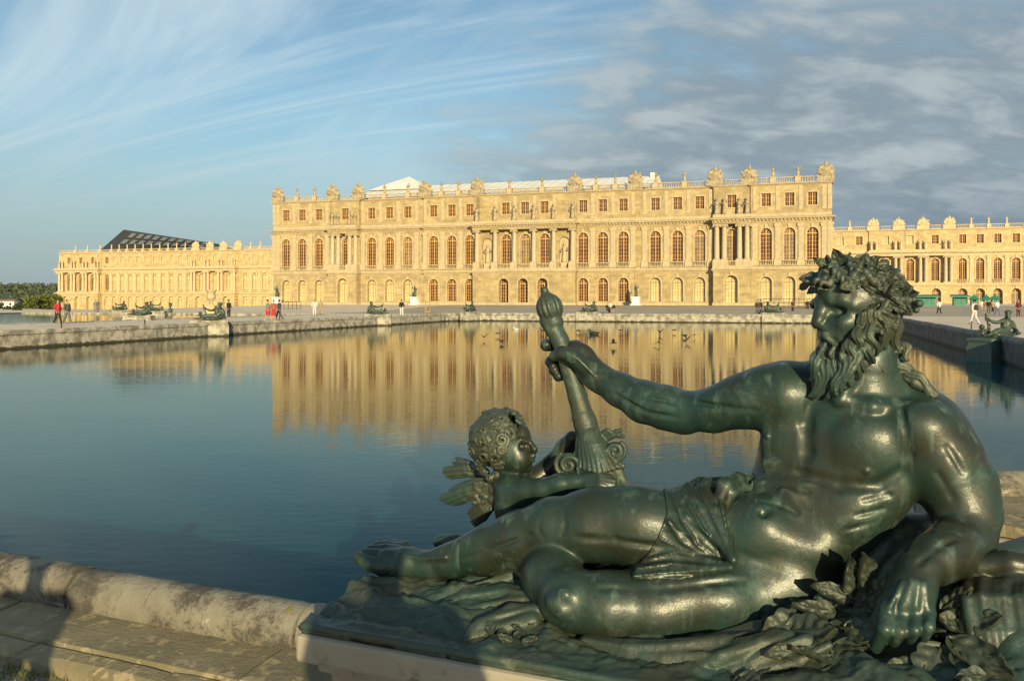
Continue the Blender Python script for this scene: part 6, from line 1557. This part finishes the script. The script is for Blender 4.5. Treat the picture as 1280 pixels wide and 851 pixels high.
def duck(px, py, mt, lab, k):
    m = MB(); m.lathe([(.01, -.24), (.07, -.17), (.13, 0), (.11, .12), (.03, .2)], 9); m.v = [(x, z, max(-.03, y*.8)+.03) for x, y, z in m.v]
    m.tube([(0, .14, .05), (0, .19, .14), (0, .2, .19)], [.05, .035, .045], 7); m.tube([(0, .22, .18), (0, .29, .17)], [.03, .012], 5); m.tube([(0, -.2, .06), (0, -.28, .11)], [.05, .01], 5)
    o = m.build('duck', mt, None, smooth=True, p=at(px, py, WZ+.0), rz=.8); o.scale = (k,)*3; tag(o, lab, 'duck')
duck(742, 418, M['bird'], 'brown duck floating on the pool right of the oar', 1.7); duck(645, 412.5, M['bird_white'], 'white gull floating on the pool left of the oar', 1.2)
# ================================================================== trees, hill and houses at the left edge
def leaf_cloud(mb, c, r, n, rn, size):
    for _ in range(n):
        d = Vector((rn.gauss(0, 1), rn.gauss(0, 1), rn.gauss(0, 1))).normalized()*(rn.random()**.35); p = Vector(c)+Vector((d.x*r[0], d.y*r[1], d.z*r[2]))
        u = Vector((rn.gauss(0, 1), rn.gauss(0, 1), rn.gauss(0, 1))).normalized(); v_ = u.cross(Vector((rn.gauss(0, 1), rn.gauss(0, 1), rn.gauss(0, 1)))).normalized(); s = size*rn.uniform(.6, 1.3)
        mb.add([p-u*s, p+v_*s*.5, p+u*s, p-v_*s*.5], [(0, 1, 2, 3)])
def tree(p, h, w_, mt, lab, seed, grp, n=900):
    rn = random.Random(seed); r = empty('tree', p, rn.uniform(0, 6), lab, 'tree', grp)
    t = MB(); t.tube([(0, 0, -1), (.05, .02, h*.3), (0, .05, h*.6)], [h*.035, h*.025, h*.012], 7)
    for i in range(5):
        a = rn.uniform(0, 6.28); t.tube([(0, .03, h*(.28+.06*i)), (math.cos(a)*w_*.25, math.sin(a)*w_*.25, h*(.48+.06*i))], [h*.014, h*.006], 5)
    t.build('trunk', M['bark'], r)
    c = MB(); k = 9
    for i in range(k):
        a = rn.uniform(0, 6.28); q = rn.uniform(.1, .34)*w_; z = h*rn.uniform(.30, .84)
        leaf_cloud(c, (math.cos(a)*q, math.sin(a)*q, z), (w_*.24, w_*.24, h*.17), n//k, rn, .055*h)
    c.build('crown', mt, r, recalc=False)
gt = 'trees beyond the parterre at the left edge'
for i, (px, Y, top, wpx, m, lab) in enumerate([(52, 190, 363.5, 26, 'leaf', 'bright yellow green tree next to the left wing, lit by the sun'), (66, 205, 366, 22, 'leaf', 'green tree touching the end of the left wing'), (38, 185, 368, 18, 'leaf', 'lower yellow green tree left of the brightest one'),
                                   (26, 200, 374, 18, 'leaf_dark', 'dark low tree left of the yellow green trees'), (10, 150, 377.5, 22, 'leaf_dark', 'dark clipped shrub tree near the left edge'), (-6, 160, 375, 24, 'leaf_dark', 'dark tree cut by the left edge of the picture'), (20, 140, 380, 14, 'leaf_dark', 'low dark bush tree before the hill'),
                                   (60, 150, 381, 18, 'leaf_dark', 'low dark bush before the yellow green trees'), (74, 150, 381.5, 14, 'leaf', 'small green bush at the foot of the left wing')]):
    zt = EYE-(top-HY)/F*Y; zb = -2.4; tree(((px-HX)/F*Y, Y, zb), zt-zb, wpx/F*Y, M[m], lab, i+3, gt, 1100)
def hill():
    rn = random.Random(4); m = MB(); na, nb = 60, 14
    for j in range(nb):
        for i in range(na):
            x = -1100+900*i/(na-1)+0; y = 560+60*j; s = math.sin(math.pi*j/(nb-1))
            m.v.append((x, y, -8+(18+5*mno.noise(Vector((x*.004, y*.004, .3)))+3*mno.noise(Vector((x*.02, y*.02, 1.3))))*s))
    for j in range(nb-1):
        for i in range(na-1): m.f.append((j*na+i, j*na+i+1, (j+1)*na+i+1, (j+1)*na+i))
    tag(m.build('hill', M['hill'], smooth=True, recalc=False), kind='structure')
    c = MB()
    for i in range(620):
        x = rn.uniform(-660, -240); y = rn.uniform(570, 980); s = math.sin(math.pi*(y-560)/780); z = -8+(18+5*mno.noise(Vector((x*.004, y*.004, .3)))+3*mno.noise(Vector((x*.02, y*.02, 1.3))))*s
        leaf_cloud(c, (x, y, z+2.5), (5, 5, 4.2), 26, rn, 1.9)
    tag(c.build('far_wood', M['wood'], recalc=False), 'dark far wood covering the hill at the left edge', kind='stuff')
hill()
def house(px, y, Y, w_, d_, h, lab, rm):
    z = EYE-(y-HY)/F*Y; r = empty('far_house', ((px-HX)/F*Y, Y, z-h), R(10), lab, 'house', 'white houses on the far hill')
    MB().box(-w_/2, w_/2, 0, d_, -2, h*.78).build('wall', M['white'], r)
    MB().add([(-w_/2-.3, -.3, h*.78), (w_/2+.3, -.3, h*.78), (w_/2+.3, d_+.3, h*.78), (-w_/2-.3, d_+.3, h*.78), (-w_/2, d_/2, h), (w_/2, d_/2, h)], [(0, 1, 5, 4), (2, 3, 4, 5), (1, 2, 5), (3, 0, 4), (3, 2, 1, 0)]).build('roof', M[rm], r)
    for i in range(max(2, int(w_/3))):
        x = -w_/2+(i+.5)*w_/max(2, int(w_/3)); MB().box(x-.5, x+.5, -.08, .0, h*.3, h*.6).build('window', M['glass'], r)
house(54, 358.8, 900, 20, 8, 5, 'long white building high on the wooded hill at the left', 'white'); house(40, 360.2, 890, 8, 7, 4, 'small white house left of the long building on the hill', 'white'); house(69, 359.8, 905, 8, 7, 4, 'white house on the hill close to the left wing', 'zinc')
house(4, 374, 400, 9, 7, 4, 'pale house low at the left edge below the wood', 'roof_red')
